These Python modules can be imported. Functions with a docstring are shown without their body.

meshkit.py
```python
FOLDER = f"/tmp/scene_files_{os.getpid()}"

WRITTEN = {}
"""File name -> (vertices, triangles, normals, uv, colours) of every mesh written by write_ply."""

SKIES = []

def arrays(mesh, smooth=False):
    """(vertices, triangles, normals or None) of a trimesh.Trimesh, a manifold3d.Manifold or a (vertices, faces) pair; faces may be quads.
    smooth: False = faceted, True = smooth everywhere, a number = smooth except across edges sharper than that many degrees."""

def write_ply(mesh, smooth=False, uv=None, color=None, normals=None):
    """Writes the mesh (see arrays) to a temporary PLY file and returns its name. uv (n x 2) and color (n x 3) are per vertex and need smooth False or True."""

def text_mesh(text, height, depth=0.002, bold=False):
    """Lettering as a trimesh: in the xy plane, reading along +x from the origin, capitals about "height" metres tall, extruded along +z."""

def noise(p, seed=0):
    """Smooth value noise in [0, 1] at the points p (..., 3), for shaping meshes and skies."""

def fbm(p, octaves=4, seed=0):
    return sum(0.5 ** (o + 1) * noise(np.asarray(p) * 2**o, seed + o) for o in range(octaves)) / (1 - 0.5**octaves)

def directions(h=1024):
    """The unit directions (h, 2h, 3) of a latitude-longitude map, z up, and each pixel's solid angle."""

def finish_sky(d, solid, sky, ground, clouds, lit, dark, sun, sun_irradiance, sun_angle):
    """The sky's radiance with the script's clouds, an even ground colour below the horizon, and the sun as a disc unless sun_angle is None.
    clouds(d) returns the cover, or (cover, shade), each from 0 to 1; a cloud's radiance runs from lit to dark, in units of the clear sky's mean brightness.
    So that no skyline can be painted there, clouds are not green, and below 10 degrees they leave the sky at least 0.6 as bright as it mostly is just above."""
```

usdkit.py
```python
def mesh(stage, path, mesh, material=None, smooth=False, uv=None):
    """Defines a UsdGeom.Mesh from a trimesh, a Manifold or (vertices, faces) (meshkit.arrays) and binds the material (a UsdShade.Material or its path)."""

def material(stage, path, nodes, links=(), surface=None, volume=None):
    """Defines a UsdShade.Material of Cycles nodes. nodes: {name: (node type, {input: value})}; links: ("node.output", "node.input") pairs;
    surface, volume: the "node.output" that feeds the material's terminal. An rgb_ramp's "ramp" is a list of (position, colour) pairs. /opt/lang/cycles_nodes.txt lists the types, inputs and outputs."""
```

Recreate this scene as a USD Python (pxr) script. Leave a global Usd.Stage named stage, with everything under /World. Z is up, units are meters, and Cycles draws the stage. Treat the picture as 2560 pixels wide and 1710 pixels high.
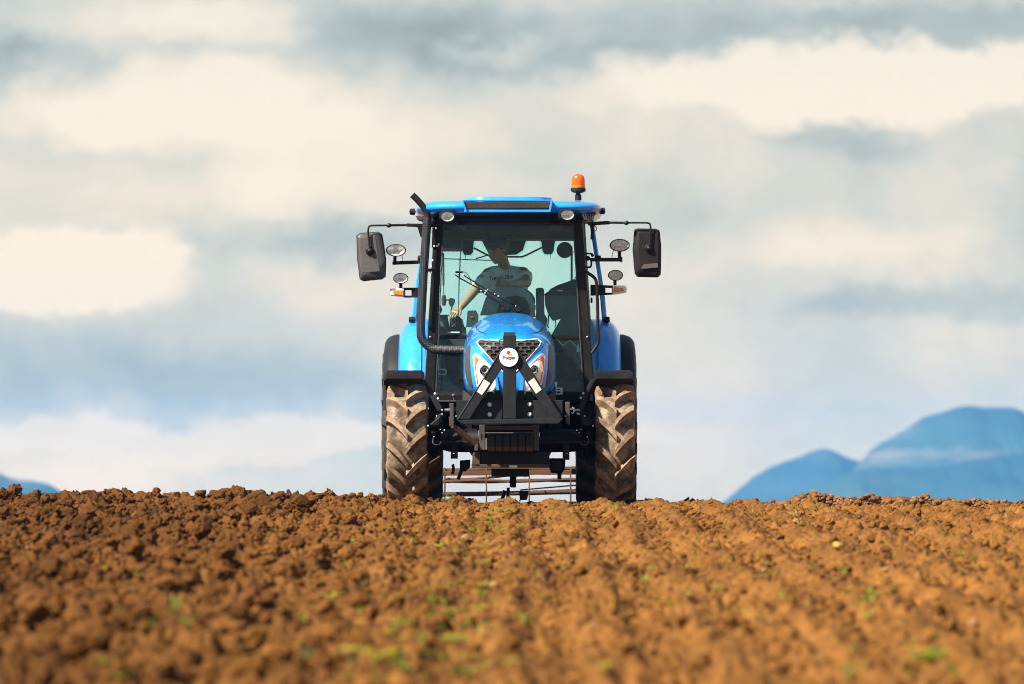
import math, numpy as np, trimesh, usdkit, meshkit
import shapely
from shapely.geometry import Polygon, LineString, Point, box as sbox
from scipy.spatial import Delaunay, cKDTree
from pxr import Usd, UsdGeom, UsdLux, UsdShade, Gf, Sdf, Vt

stage = Usd.Stage.CreateInMemory()
UsdGeom.SetStageUpAxis(stage, 'Z'); UsdGeom.SetStageMetersPerUnit(stage, 1.0)
UsdGeom.Xform.Define(stage, '/World'); UsdGeom.Scope.Define(stage, '/World/Looks')

# ---------------------------------------------------------------- camera, sky, sun, exposure
EYE = (0.0243, -49.0, 0.05)          # a metre above the field, looking up the slope through a long lens
FPX, HORIZON = 14112.0, 1235.0       # focal length and eye level in pixels of the 2560 x 1710 photograph
SUN = np.array([-0.58, -0.42, 0.69]); SUN /= np.linalg.norm(SUN)
SUN_STRENGTH, SKY_STRENGTH, CLOUD, EXPOSURE = 1.25, 0.06, 5.75, 1.50

cam = UsdGeom.Camera.Define(stage, '/World/camera')
cam.CreateHorizontalApertureAttr(36.0); cam.CreateFocalLengthAttr(36.0 * FPX / 2560)
cam.CreateFStopAttr(3.4); cam.CreateFocusDistanceAttr(49.2)
cam.CreateClippingRangeAttr((0.5, 40000.0)); cam.CreateExposureAttr(EXPOSURE)
cam.AddTranslateOp().Set(EYE)
cam.AddRotateXYZOp().Set((90 + math.degrees(math.atan2(HORIZON - 855, FPX)), 0, 0))

MATS = {}
def mat(name, nodes, links=(), surface='p.BSDF', volume=None):
    MATS[name] = usdkit.material(stage, '/World/Looks/' + name, nodes, links, surface=surface, volume=volume)
    return MATS[name]

def lin(*c):
    c = np.array(c, float) / 255
    return tuple(np.where(c <= 0.04045, c / 12.92, ((c + 0.055) / 1.055) ** 2.4))

# clouds: soft banks of stratocumulus. Placed banks are (pixel x, pixel y, half width, half height, core, amount) of the photograph,
# turned into directions of the sky; elsewhere the same noise goes on over the whole dome.
BANKS = [(60, 165, 560, 85, .2, -0.42), (1240, 85, 760, 120, .3, -0.40), (2330, 62, 560, 62, .2, -0.38), (1500, 150, 420, 50, .1, -0.16), (380, 945, 900, 100, .2, -0.34), (120, 850, 420, 60, .2, -0.16), (800, 610, 460, 75, .1, -0.29), (2280, 750, 560, 60, .1, -0.34), (2120, 350, 330, 60, .1, -0.26), (2600, 480, 230, 420, .1, -0.20), (1150, 900, 500, 160, .1, -0.16), (1650, 560, 500, 120, .1, -0.13), (400, 255, 480, 125, .5, .50), (950, 320, 420, 110, .2, .38), (2060, 205, 640, 105, .62, .62), (1930, 285, 140, 75, .3, .35), (2480, 170, 260, 90, .2, .4), (110, 690, 380, 120, .62, .66), (330, 640, 150, 80, .3, .4), (230, 1185, 330, 85, .2, .42), (640, 1090, 1100, 62, .62, .36), (2120, 600, 380, 70, .2, .25), (560, 60, 330, 75, .2, .45), (1230, 120, 110, 45, .2, .3), (700, 470, 700, 110, .2, .25), (850, 720, 260, 75, .1, .2), (1650, 1000, 500, 200, .1, .12)]
N = {'tc': ('texture_coordinate', {}),
     'xyz': ('separate_xyz', {}),
     'st': ('mapping', {'scale': (1, 1, 1.35)}),
     'w1': ('noise_texture', {'scale': 38.0, 'detail': 5.0, 'roughness': .55}),
     'w2': ('vector_math', {'math_type': 'subtract', 'vector2': (.5, .5, .5)}),
     'w3': ('vector_math', {'math_type': 'multiply', 'vector2': (.030, 0, .014)}),
     'w4': ('noise_texture', {'scale': 170.0, 'detail': 4.0, 'roughness': .6}), 'w5': ('vector_math', {'math_type': 'subtract', 'vector2': (.5, .5, .5)}), 'w6': ('vector_math', {'math_type': 'multiply_add', 'vector2': (.009, 0, .006)}),
     'dw': ('vector_math', {'math_type': 'add'}),
     'bn': ('noise_texture', {'scale': 30.0, 'detail': 7.0, 'roughness': .56, 'distortion': .3}),
     'b0': ('map_range', {'from_min': .3, 'from_max': .7, 'to_min': .37, 'to_max': .76, 'clamp': False}),
     }
L = [('tc.generated', 'xyz.vector'), ('tc.generated', 'st.vector'), ('st.vector', 'w1.vector'), ('w1.color', 'w2.vector1'), ('w2.vector', 'w3.vector1'),
     ('tc.generated', 'dw.vector1'), ('st.vector', 'w4.vector'), ('w4.color', 'w5.vector1'), ('w5.vector', 'w6.vector1'), ('w3.vector', 'w6.vector3'), ('w6.vector', 'dw.vector2'), ('st.vector', 'bn.vector'), ('bn.fac', 'b0.value')]
last = 'b0.result'
for i, (px, py, rx, rz, core, amt) in enumerate(BANKS):
    c = np.array([(px - 1280) / FPX, 1.0, (HORIZON - py) / FPX]); c /= np.linalg.norm(c)
    s = np.array([FPX / rx, 2.0, FPX / rz])
    N[f'm{i}'] = ('vector_math', {'math_type': 'multiply_add', 'vector2': tuple(s), 'vector3': tuple(-c * s)})
    N[f'l{i}'] = ('vector_math', {'math_type': 'length'})
    N[f'r{i}'] = ('map_range', {'range_type': 'smoothstep', 'from_min': 1.15, 'from_max': core, 'to_min': 0.0, 'to_max': amt})
    N[f'a{i}'] = ('math', {'math_type': 'add'})
    L += [('dw.vector', f'm{i}.vector1'), (f'm{i}.vector', f'l{i}.vector1'), (f'l{i}.value', f'r{i}.value'), (last, f'a{i}.value1'), (f'r{i}.result', f'a{i}.value2')]
    last = f'a{i}.value'
K = lambda *c: tuple(np.array(lin(*c)) * CLOUD)
N |= {'ramp': ('rgb_ramp', {'ramp': [(0, K(164, 172, 169)), (.25, K(188, 196, 193)), (.5, K(216, 217, 209)), (.72, K(241, 231, 216)), (1, K(255, 244, 228))]}),
      'warm': ('rgb_ramp', {'ramp': [(0, (1.62, 1.27, .62)), (.03, (1.24, 1.11, .85)), (.09, (1.01, 1.01, .96)), (.2, (.85, .85, .86)), (.4, (.55, .56, .58)), (1, (.5, .51, .53))]}),
      'cw': ('mix', {'mix_type': 'multiply', 'fac': 1.0}),
      'sky': ('sky_texture', {'sky_type': 'single_scattering', 'sun_disc': False, 'sun_elevation': math.asin(SUN[2]), 'sun_rotation': math.atan2(SUN[0], SUN[1]), 'altitude': 200.0}),
      # how much cloud: the banks stack up towards the horizon, higher up blue gaps open between them
      'zz': ('math', {'math_type': 'maximum', 'value2': .0}), 'za': ('math', {'math_type': 'add', 'value2': .12}),
      'pl': ('vector_math', {'math_type': 'divide'}), 'cz': ('combine_xyz', {}),
      'hn': ('noise_texture', {'scale': 1.6, 'detail': 6.0, 'roughness': .55}),
      'hc': ('map_range', {'range_type': 'smoothstep', 'from_min': .45, 'from_max': .62}),
      'hz': ('map_range', {'range_type': 'smoothstep', 'from_min': .45, 'from_max': .12}),
      'cov': ('math', {'math_type': 'maximum'}),
      'mx': ('mix', {}), 'bg': ('background_shader', {'strength': SKY_STRENGTH})}
L += [(last, 'ramp.fac'), ('xyz.z', 'zz.value1'), ('zz.value', 'za.value1'), ('zz.value', 'warm.fac'), ('ramp.color', 'cw.color1'), ('warm.color', 'cw.color2'),
      ('za.value', 'cz.x'), ('za.value', 'cz.y'), ('za.value', 'cz.z'), ('tc.generated', 'pl.vector1'), ('cz.vector', 'pl.vector2'), ('pl.vector', 'hn.vector'), ('hn.fac', 'hc.value'),
      ('zz.value', 'hz.value'), ('hc.result', 'cov.value1'), ('hz.result', 'cov.value2'),
      ('cov.value', 'mx.fac'), ('sky.color', 'mx.color1'), ('cw.color', 'mx.color2'), ('mx.color', 'bg.color')]
sky_mat = usdkit.material(stage, '/World/Looks/sky_clouds', N, L, surface='bg.background')
dome = UsdLux.DomeLight.Define(stage, '/World/sky')
UsdShade.MaterialBindingAPI.Apply(dome.GetPrim()).Bind(sky_mat)
sun = UsdLux.DistantLight.Define(stage, '/World/sun')
sun.CreateIntensityAttr(SUN_STRENGTH); sun.CreateNormalizeAttr(True); sun.CreateAngleAttr(0.53); sun.CreateColorAttr((1.0, .94, .85))
sun.AddTransformOp().Set(Gf.Matrix4d().SetRotate(Gf.Rotation(Gf.Vec3d(0, 0, 1), Gf.Vec3d(*map(float, SUN)))))

# ---------------------------------------------------------------- helpers
USED = {}
def prim_path(name, parent=None):
    base = (str(parent.GetPath()) if parent is not None else '/World') + '/' + name
    n = USED.get(base, 0); USED[base] = n + 1
    return base if n == 0 else f'{base}_{n:03d}'

def tag(p, label=None, cat=None, group=None, kind=None):
    for k, v in (('label', label), ('category', cat), ('group', group), ('kind', kind)):
        if v: p.SetCustomDataByKey(k, v)
    return p

def touching(ms, gap=.004):
    """Groups of meshes whose boxes meet: each group is one piece."""
    b = [(meshkit.arrays(m)[0].min(0) - gap, meshkit.arrays(m)[0].max(0) + gap) for m in ms]
    left, out = list(range(len(ms))), []
    while left:
        g = [left.pop(0)]; k = 0
        while k < len(g):
            near = [j for j in left if (b[g[k]][0] <= b[j][1]).all() and (b[j][0] <= b[g[k]][1]).all()]
            g += near; left = [j for j in left if j not in near]; k += 1
        out.append(join([ms[j] for j in g]))
    return out

def obj(name, m, material, parent=None, smooth=35, label=None):
    if isinstance(m, list):
        ps = [obj(name, x, material, parent, smooth, label) for x in touching(m)]
        return ps[0]
    p = usdkit.mesh(stage, prim_path(name, parent), m, MATS[material] if isinstance(material, str) else material, smooth=smooth).GetPrim()
    if label: tag(p, label)
    return p

def holder(name, parent=None, loc=None):
    x = UsdGeom.Xform.Define(stage, prim_path(name, parent))
    if loc is not None: x.AddTranslateOp().Set(tuple(map(float, loc)))
    return x.GetPrim()

def join(ms):
    vs, fs, n = [], [], 0
    for m in ms:
        v, f, _ = meshkit.arrays(m)
        vs.append(v); fs.append(f + n); n += len(v)
    return trimesh.Trimesh(np.vstack(vs), np.vstack(fs), process=False)

def smoothstep(a, b, x):
    t = np.clip((np.asarray(x, float) - a) / (b - a), 0, 1)
    return t * t * (3 - 2 * t)

def P(px, py, y):
    """The point at depth y that the photograph's pixel (px, py) shows."""
    s = FPX / (49.0 + y)
    return np.array([EYE[0] + (px - 1280) / s, y, EYE[2] + (HORIZON - py) / s])
# ---------------------------------------------------------------- terrain
def profile(d):
    """Height of the field along the line of sight: a gentle climb to a crest under the tractor, then the far side of the hill. d: metres from the camera."""
    d = np.asarray(d, float)
    z = np.where(d < 43, 0.0194 * (d - 43), 0.0)
    t = np.clip(d - 43, 0, 11)
    z = z + np.where(d >= 43, 0.0194 * t - 0.00205 * t * t, 0) + np.where(d > 54, -0.0257 * np.minimum(d - 54, 60), 0) + np.where(d > 114, -0.055 * (np.minimum(d, 640) - 114), 0)
    return np.where(d < 0, 0.0194 * -43 + 0.006 * np.clip(d, -1500, 0), z) - 0.135

def roll(x, d):
    """Broad unevenness of the field."""
    p = np.stack([x * .16, d * .09, np.zeros_like(x)], -1)
    left = smoothstep(-1.5, -4.5, x)
    return (meshkit.fbm(p, 3, 5) - .5) * .10 + left * .012 * smoothstep(20, 38, d) * smoothstep(60, 46, d) + .03 * np.exp(-((x - 3.2) / .8) ** 2 - ((d - 47.5) / 1.2) ** 2)

def row(x, d):
    """-1 in the grooves, 1 on the ridges that the tines left along the way the tractor goes."""
    p = np.stack([x * .5, d * .25, np.zeros_like(x)], -1)
    return np.sin(x * 2 * np.pi / .40 + 2.2 * meshkit.noise(p, 9)) * .75 + .25 * np.sin(x * 2 * np.pi / .155 + 2.0 * meshkit.noise(p * 1.7, 10))
def rough(x, d):
    """Clods and furrows."""
    p = np.stack([x, d, np.zeros_like(x)], -1)
    left = smoothstep(0.2, -2.2, x)
    fur = row(x, d)
    big = meshkit.fbm(p * 3.1, 3, 21) - .5
    mid = np.abs(meshkit.fbm(p * 7.5, 3, 33) - .5)
    fine = meshkit.fbm(p * 21, 2, 44) - .5
    return fur * .034 * (1 - .65 * left) + big * (.075 + .21 * left) + (.07 - mid) * (.24 + .30 * left) + fine * (.085 + .04 * left)

def height(x, d):
    x, d = np.broadcast_arrays(np.asarray(x, float), np.asarray(d, float))
    return profile(d) + roll(x, d) + rough(x, d)

mat('soil', {'g': ('geometry', {}), 'n1': ('noise_texture', {'scale': .9, 'detail': 6.0, 'roughness': .62}), 'n2': ('noise_texture', {'scale': 38.0, 'detail': 5.0, 'roughness': .65}),
             'r1': ('rgb_ramp', {'ramp': [(.3, (.088, .0355, .0070)), (.7, (.212, .089, .0178))]}),
             'r2': ('rgb_ramp', {'ramp': [(.25, (.48, .46, .43)), (.55, (1, 1, 1)), (.8, (1.35, 1.32, 1.25))]}),
             'mx': ('mix', {'mix_type': 'multiply', 'fac': 1.0}), 'b': ('bump', {'strength': .7, 'distance': .014}),
             'sx': ('separate_xyz', {}), 'n3': ('noise_texture', {'scale': .8, 'detail': 3.0}), 'ad': ('math', {'math_type': 'multiply_add', 'value2': 3.0}), 'mo': ('map_range', {'range_type': 'smoothstep', 'from_min': -1.0, 'from_max': 2.0}), 'rm': ('rgb_ramp', {'ramp': [(0, (.52, .48, .46)), (1, (1, 1, 1))]}), 'mm': ('mix', {'mix_type': 'multiply', 'fac': 1.0}),
             'p': ('principled_bsdf', {'roughness': .95, 'specular_ior_level': .12})},
    [('g.position', 'n1.vector'), ('g.position', 'n2.vector'), ('n1.fac', 'r1.fac'), ('n2.fac', 'r2.fac'), ('r1.color', 'mx.color1'), ('r2.color', 'mx.color2'),
     ('g.position', 'sx.vector'), ('g.position', 'n3.vector'), ('n3.fac', 'ad.value1'), ('sx.x', 'ad.value3'), ('ad.value', 'mo.value'), ('mo.result', 'rm.fac'), ('mx.color', 'mm.color1'), ('rm.color', 'mm.color2'),
     ('mm.color', 'p.base_color'), ('n2.fac', 'b.height'), ('b.normal', 'p.normal')])
mat('far_land', {'g': ('geometry', {}), 'n1': ('noise_texture', {'scale': .012, 'detail': 4.0}),
                 'r1': ('rgb_ramp', {'ramp': [(.35, (.05, .075, .025)), (.5, (.12, .10, .04)), (.65, (.16, .075, .03))]}), 'p': ('principled_bsdf', {'roughness': .95})},
    [('g.position', 'n1.vector'), ('n1.fac', 'r1.fac'), ('r1.color', 'p.base_color')])

# the part of the ploughed field the lens sees, finely meshed
ROWS, COLS = 1150, 620
tt = np.linspace(0, 1, ROWS)
dist = 13.5 + (60.5 - 13.5) * (tt ** 1.0)
uu = np.linspace(-1, 1, COLS)
D_, U_ = np.meshgrid(dist, uu, indexing='ij')
X_ = U_ * (0.0907 * D_ * 1.22 + 1.2)
Z_ = height(X_, D_)
edge = np.maximum(smoothstep(.97, 1.0, np.abs(U_)), smoothstep(58.5, 60.5, D_)); edge = np.maximum(edge, smoothstep(14.2, 13.5, D_))
Z_ -= .3 * edge
vv = np.stack([X_, D_ - 49, Z_], -1).reshape(-1, 3)
ii, jj = np.meshgrid(np.arange(ROWS - 1), np.arange(COLS - 1), indexing='ij')
q = np.stack([ii * COLS + jj, ii * COLS + jj + 1, (ii + 1) * COLS + jj + 1, (ii + 1) * COLS + jj], -1).reshape(-1, 4)
tag(obj('ploughed_field', (vv, q), 'soil', smooth=True), 'freshly tilled orange brown soil field in the foreground', 'field', kind='structure')

# the land all round it, out to the horizon
gx = np.concatenate([-np.geomspace(7500, 8, 46), np.linspace(-7.5, 7.5, 31), np.geomspace(8, 7500, 46)])
gd = np.concatenate([-np.geomspace(6400, 6, 34), np.linspace(0, 64, 33), np.geomspace(70, 6500, 60)])
G_d, G_x = np.meshgrid(gd, gx, indexing='ij')
far = np.hypot(G_x, G_d - 49)
G_z = profile(G_d) + roll(G_x, G_d) - .09 - .16 * smoothstep(1.5, 0, np.abs(G_x) - (0.0907 * np.clip(G_d, 0, 60) * 1.22 + .2)) * (G_d > 14) * (G_d < 60) - 2.0 * smoothstep(30, 400, np.abs(G_x)) * smoothstep(60, 300, G_d * 0 + np.abs(G_x))
G_z = G_z + (meshkit.fbm(np.stack([G_x * .002, G_d * .002, G_x * 0], -1), 3, 70) - .5) * 6 * smoothstep(700, 1500, far)
gv = np.stack([G_x, G_d - 49, G_z], -1).reshape(-1, 3)
nr, nc = G_x.shape
ii, jj = np.meshgrid(np.arange(nr - 1), np.arange(nc - 1), indexing='ij')
gq = np.stack([ii * nc + jj, ii * nc + jj + 1, (ii + 1) * nc + jj + 1, (ii + 1) * nc + jj], -1).reshape(-1, 4)
near = (np.abs(gv[gq].mean(1)[:, 0]) < 120) & (np.abs(gv[gq].mean(1)[:, 1]) < 120)
def sub(v, f):
    u, i = np.unique(f, return_inverse=True); return v[u], i.reshape(f.shape)
tag(obj('ground', sub(gv, gq[near]), 'soil', smooth=True), 'brown tilled hillside around the tractor', 'ground', kind='structure')
tag(obj('valley_floor', sub(gv, gq[~near]), 'far_land', smooth=True), 'low country beyond the hill', 'valley', kind='structure')

# ---------------------------------------------------------------- mountains
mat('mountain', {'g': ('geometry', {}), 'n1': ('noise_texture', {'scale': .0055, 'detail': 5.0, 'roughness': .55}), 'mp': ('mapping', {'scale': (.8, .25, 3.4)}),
                 'r1': ('rgb_ramp', {'ramp': [(.35, (.020, .050, .055)), (.56, (.035, .070, .062)), (.68, (.16, .135, .10))]}), 'p': ('principled_bsdf', {'roughness': .95, 'specular_ior_level': .1})},  # base leans blue-green: a little of the haze is painted in
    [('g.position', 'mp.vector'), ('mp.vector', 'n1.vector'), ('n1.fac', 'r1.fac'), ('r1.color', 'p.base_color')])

def mountain(name, label, pts, y, foot, seed, tail):
    """A ridge at depth y whose crest passes through the given pixels; it slopes down to the valley before and behind."""
    cr = np.array([P(px, py, y) for px, py in pts])
    x0, x1 = cr[0, 0], cr[-1, 0]
    xs = np.linspace(x0 - (tail if tail < 0 else 0) * -1 if tail < 0 else x0, x1 + max(tail, 0), 420)
    base = -31.0
    zc = np.interp(xs, cr[:, 0], cr[:, 2])
    zc = zc + (meshkit.fbm(np.stack([xs * .03, xs * 0, xs * 0], -1), 4, seed + 40) - .5) * 8.5 * np.clip((zc - base) / 40, 0, 1)
    if tail > 0: zc = np.where(xs > x1, base + (cr[-1, 2] - base) * (1 - smoothstep(0, 1, (xs - x1) / tail)) * (1 + .10 * np.sin((xs - x1) / tail * 7)), zc)
    else: zc = np.where(xs < x0, base + (cr[0, 2] - base) * (1 - smoothstep(0, 1, (x0 - xs) / -tail)) * (1 + .08 * np.sin((x0 - xs) / tail * 5)), zc)
    k = np.linspace(-1, 1, 61)
    Kk, Xs = np.meshgrid(k, xs, indexing='ij')
    Zc = np.broadcast_to(zc, Kk.shape)
    w = foot * (.35 + .65 * np.clip((Zc - base) / 90, 0, 1.5))
    fall = np.abs(Kk) ** 1.15
    Z = base + (Zc - base) * (1 - fall)
    p = np.stack([Xs * .02, Kk * 3, Xs * 0], -1)
    Z = Z + (meshkit.fbm(p, 4, seed) - .5) * 26 * np.clip(fall * 4, 0, 1) * (1 - fall) * np.clip((Zc - base) / 30, 0, 1)
    v = np.stack([Xs, y + Kk * w, Z - np.where(fall >= .999, 3, 0)], -1).reshape(-1, 3)
    n, m = Kk.shape
    ii, jj = np.meshgrid(np.arange(n - 1), np.arange(m - 1), indexing='ij')
    f = np.stack([ii * m + jj, ii * m + jj + 1, (ii + 1) * m + jj + 1, (ii + 1) * m + jj], -1).reshape(-1, 4)
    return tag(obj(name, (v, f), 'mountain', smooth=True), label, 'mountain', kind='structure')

s_ = 2560 / 2347.0
R1 = [(1655, 1152), (1670, 1141), (1700, 1119), (1730, 1097), (1760, 1079), (1795, 1063), (1830, 1050), (1862, 1039), (1888, 1032), (1903, 1033), (1920, 1041), (1940, 1051), (1958, 1057), (1985, 1070), (2020, 1100), (2080, 1150)]
R2 = [(1940, 1090), (1958, 1064), (1972, 1056), (1984, 1040), (1992, 1031), (2005, 1022), (2030, 1006), (2065, 988), (2100, 970), (2112, 960), (2135, 951), (2160, 944), (2190, 935), (2218, 930), (2232, 931), (2245, 936), (2262, 938), (2290, 936), (2320, 940), (2347, 946), (2420, 965)]
R3 = [(1770, 1148), (1800, 1137), (1850, 1124), (1880, 1113), (1920, 1096), (1960, 1084), (2000, 1077), (2050, 1072), (2100, 1067), (2160, 1062), (2220, 1056), (2290, 1046), (2347, 1038), (2420, 1030)]
R4 = [(-90, 1062), (-40, 1073), (0, 1085), (25, 1093), (45, 1098), (70, 1101), (95, 1107), (118, 1116), (135, 1125), (150, 1136), (165, 1147)]
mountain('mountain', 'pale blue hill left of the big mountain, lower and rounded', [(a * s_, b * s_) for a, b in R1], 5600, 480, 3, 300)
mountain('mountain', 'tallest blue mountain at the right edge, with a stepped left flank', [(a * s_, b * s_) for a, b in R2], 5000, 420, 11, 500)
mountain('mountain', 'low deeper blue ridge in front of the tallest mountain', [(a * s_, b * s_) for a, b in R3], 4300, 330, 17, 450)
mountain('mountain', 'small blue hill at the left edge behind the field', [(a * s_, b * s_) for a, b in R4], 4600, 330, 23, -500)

# ---------------------------------------------------------------- air
mat('air', {'v': ('principled_volume', {'color': (.11, .42, .92), 'density': .95e-4, 'anisotropy': 0.0})}, surface=None, volume='v.volume')
hz = trimesh.creation.box([15400, 13200, 140]); hz.apply_translation([0, -49, 30])
# ---------------------------------------------------------------- shapes
def hull(pts):
    return trimesh.convex.convex_hull(np.asarray(pts, float))

def rbox(c, size, bevel=0.006, rot=None):
    h = np.asarray(size, float) / 2; b = min(bevel, *(h * .9)); pts = []
    for s in np.ndindex(2, 2, 2):
        s = np.array(s) * 2 - 1
        for k in range(3):
            o = h - b; o[k] = h[k]; pts.append(s * o)
    pts = np.array(pts)
    if rot is not None: pts = pts @ np.asarray(rot).T
    return hull(pts + np.asarray(c, float))

def frame_of(a, b, up=(0, 0, 1)):
    t = np.asarray(b, float) - a; L_ = np.linalg.norm(t); t = t / L_
    up = np.asarray(up, float)
    if abs(t @ up) > .98: up = np.array([0, 1.0, 0])
    s = np.cross(up, t); s /= np.linalg.norm(s)
    return t, s, np.cross(t, s), L_

def bar(a, b, w, h, bevel=.004, up=(0, 0, 1)):
    """A straight bar from a to b, w wide (sideways), h high (towards up)."""
    a, b = np.asarray(a, float), np.asarray(b, float)
    t, s, u, L_ = frame_of(a, b, up)
    return rbox((a + b) / 2, (L_, w, h), bevel, np.stack([t, s, u], 1))

def tube(points, r, n=10, caps=True):
    p = np.asarray(points, float); m = len(p)
    r = np.broadcast_to(np.asarray(r, float), (m,))
    T = np.gradient(p, axis=0); T /= np.linalg.norm(T, axis=1, keepdims=True)
    a = np.array([0, 0, 1.0]) if abs(T[0, 2]) < .9 else np.array([0, 1.0, 0])
    A = []
    for i in range(m):
        a = a - T[i] * (a @ T[i]); a /= np.linalg.norm(a); A.append(a)
    A = np.array(A); B = np.cross(T, A)
    g = np.arange(n) * 2 * np.pi / n
    v = p[:, None] + r[:, None, None] * (np.cos(g)[None, :, None] * A[:, None] + np.sin(g)[None, :, None] * B[:, None])
    v = v.reshape(-1, 3)
    i, j = np.meshgrid(np.arange(m - 1), np.arange(n), indexing='ij')
    q = np.stack([i * n + j, i * n + (j + 1) % n, (i + 1) * n + (j + 1) % n, (i + 1) * n + j], -1).reshape(-1, 4)
    f = np.vstack([q[:, [0, 1, 2]], q[:, [0, 2, 3]]])
    if caps:
        c0, c1 = len(v), len(v) + 1
        v = np.vstack([v, p[0], p[-1]])
        k = np.arange(n)
        f = np.vstack([f, np.stack([np.full(n, c0), (k + 1) % n, k], 1), np.stack([np.full(n, c1), (m - 1) * n + k, (m - 1) * n + (k + 1) % n], 1)])
    return trimesh.Trimesh(v, f, process=False)

def curve(pts, n=24):
    """A smooth polyline through the points."""
    from scipy.interpolate import PchipInterpolator, CubicSpline
    p = np.asarray(pts, float); t = np.concatenate([[0], np.cumsum(np.linalg.norm(np.diff(p, axis=0), axis=1))])
    return PchipInterpolator(t, p)(np.linspace(0, t[-1], n))

def bend(pts, r=.03, n=5):
    """A polyline with its corners rounded."""
    p = [np.asarray(x, float) for x in pts]; out = [p[0]]
    for a, b, c in zip(p, p[1:], p[2:]):
        u, w = a - b, c - b; k = min(r, np.linalg.norm(u) * .45, np.linalg.norm(w) * .45)
        s, e = b + u / np.linalg.norm(u) * k, b + w / np.linalg.norm(w) * k
        out += [s * (1 - t) ** 2 + 2 * b * t * (1 - t) + e * t * t for t in np.linspace(0, 1, n)]
    return np.array(out + [p[-1]])

def lathe(prof, origin, axis, n=24, sx=1.0, sz=1.0, up=(0, 0, 1)):
    """prof: (radius, distance along the axis) pairs; sx, sz stretch the round section sideways and upwards."""
    t, s, u, _ = frame_of(np.zeros(3), np.asarray(axis, float), up)
    prof = np.asarray(prof, float); g = np.arange(n) * 2 * np.pi / n
    v = np.asarray(origin, float) + prof[:, 1, None, None] * t + prof[:, 0, None, None] * (np.cos(g)[None, :, None] * s * sx + np.sin(g)[None, :, None] * u * sz)
    m = len(prof); v = v.reshape(-1, 3)
    i, j = np.meshgrid(np.arange(m - 1), np.arange(n), indexing='ij')
    q = np.stack([i * n + j, i * n + (j + 1) % n, (i + 1) * n + (j + 1) % n, (i + 1) * n + j], -1).reshape(-1, 4)
    f = np.vstack([q[:, [0, 1, 2]], q[:, [0, 2, 3]]])
    return trimesh.Trimesh(v, f, process=False)

def flip(m):
    m = trimesh.Trimesh(np.array(m.vertices), np.array(m.faces)[:, ::-1], process=False); return m

def ball(c, r, sub=2, sc=(1, 1, 1)):
    m = trimesh.creation.icosphere(sub, r); m.apply_scale(sc); m.apply_translation(c); return m

def plate(poly, y0, y1, chamfer=0.0):
    """A shapely polygon of (x, z) made solid from depth y0 to y1; chamfer eases the front rim of a convex one."""
    if chamfer and poly.is_valid and len(poly.interiors) == 0:
        a = np.array(poly.exterior.coords)[:-1]; b = np.array(poly.buffer(-chamfer, join_style=2).exterior.coords)[:-1]
        return hull(np.vstack([np.c_[b[:, 0], np.full(len(b), y0), b[:, 1]], np.c_[a[:, 0], np.full(len(a), y0 + chamfer), a[:, 1]], np.c_[a[:, 0], np.full(len(a), y1), a[:, 1]]]))
    out = []
    for g in getattr(poly, 'geoms', [poly]):
        m = trimesh.creation.extrude_polygon(g, y1 - y0, engine='earcut')
        v = np.array(m.vertices); out.append(trimesh.Trimesh(np.c_[v[:, 0], y1 - v[:, 2], v[:, 1]], m.faces, process=False))
    return join(out)

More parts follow.
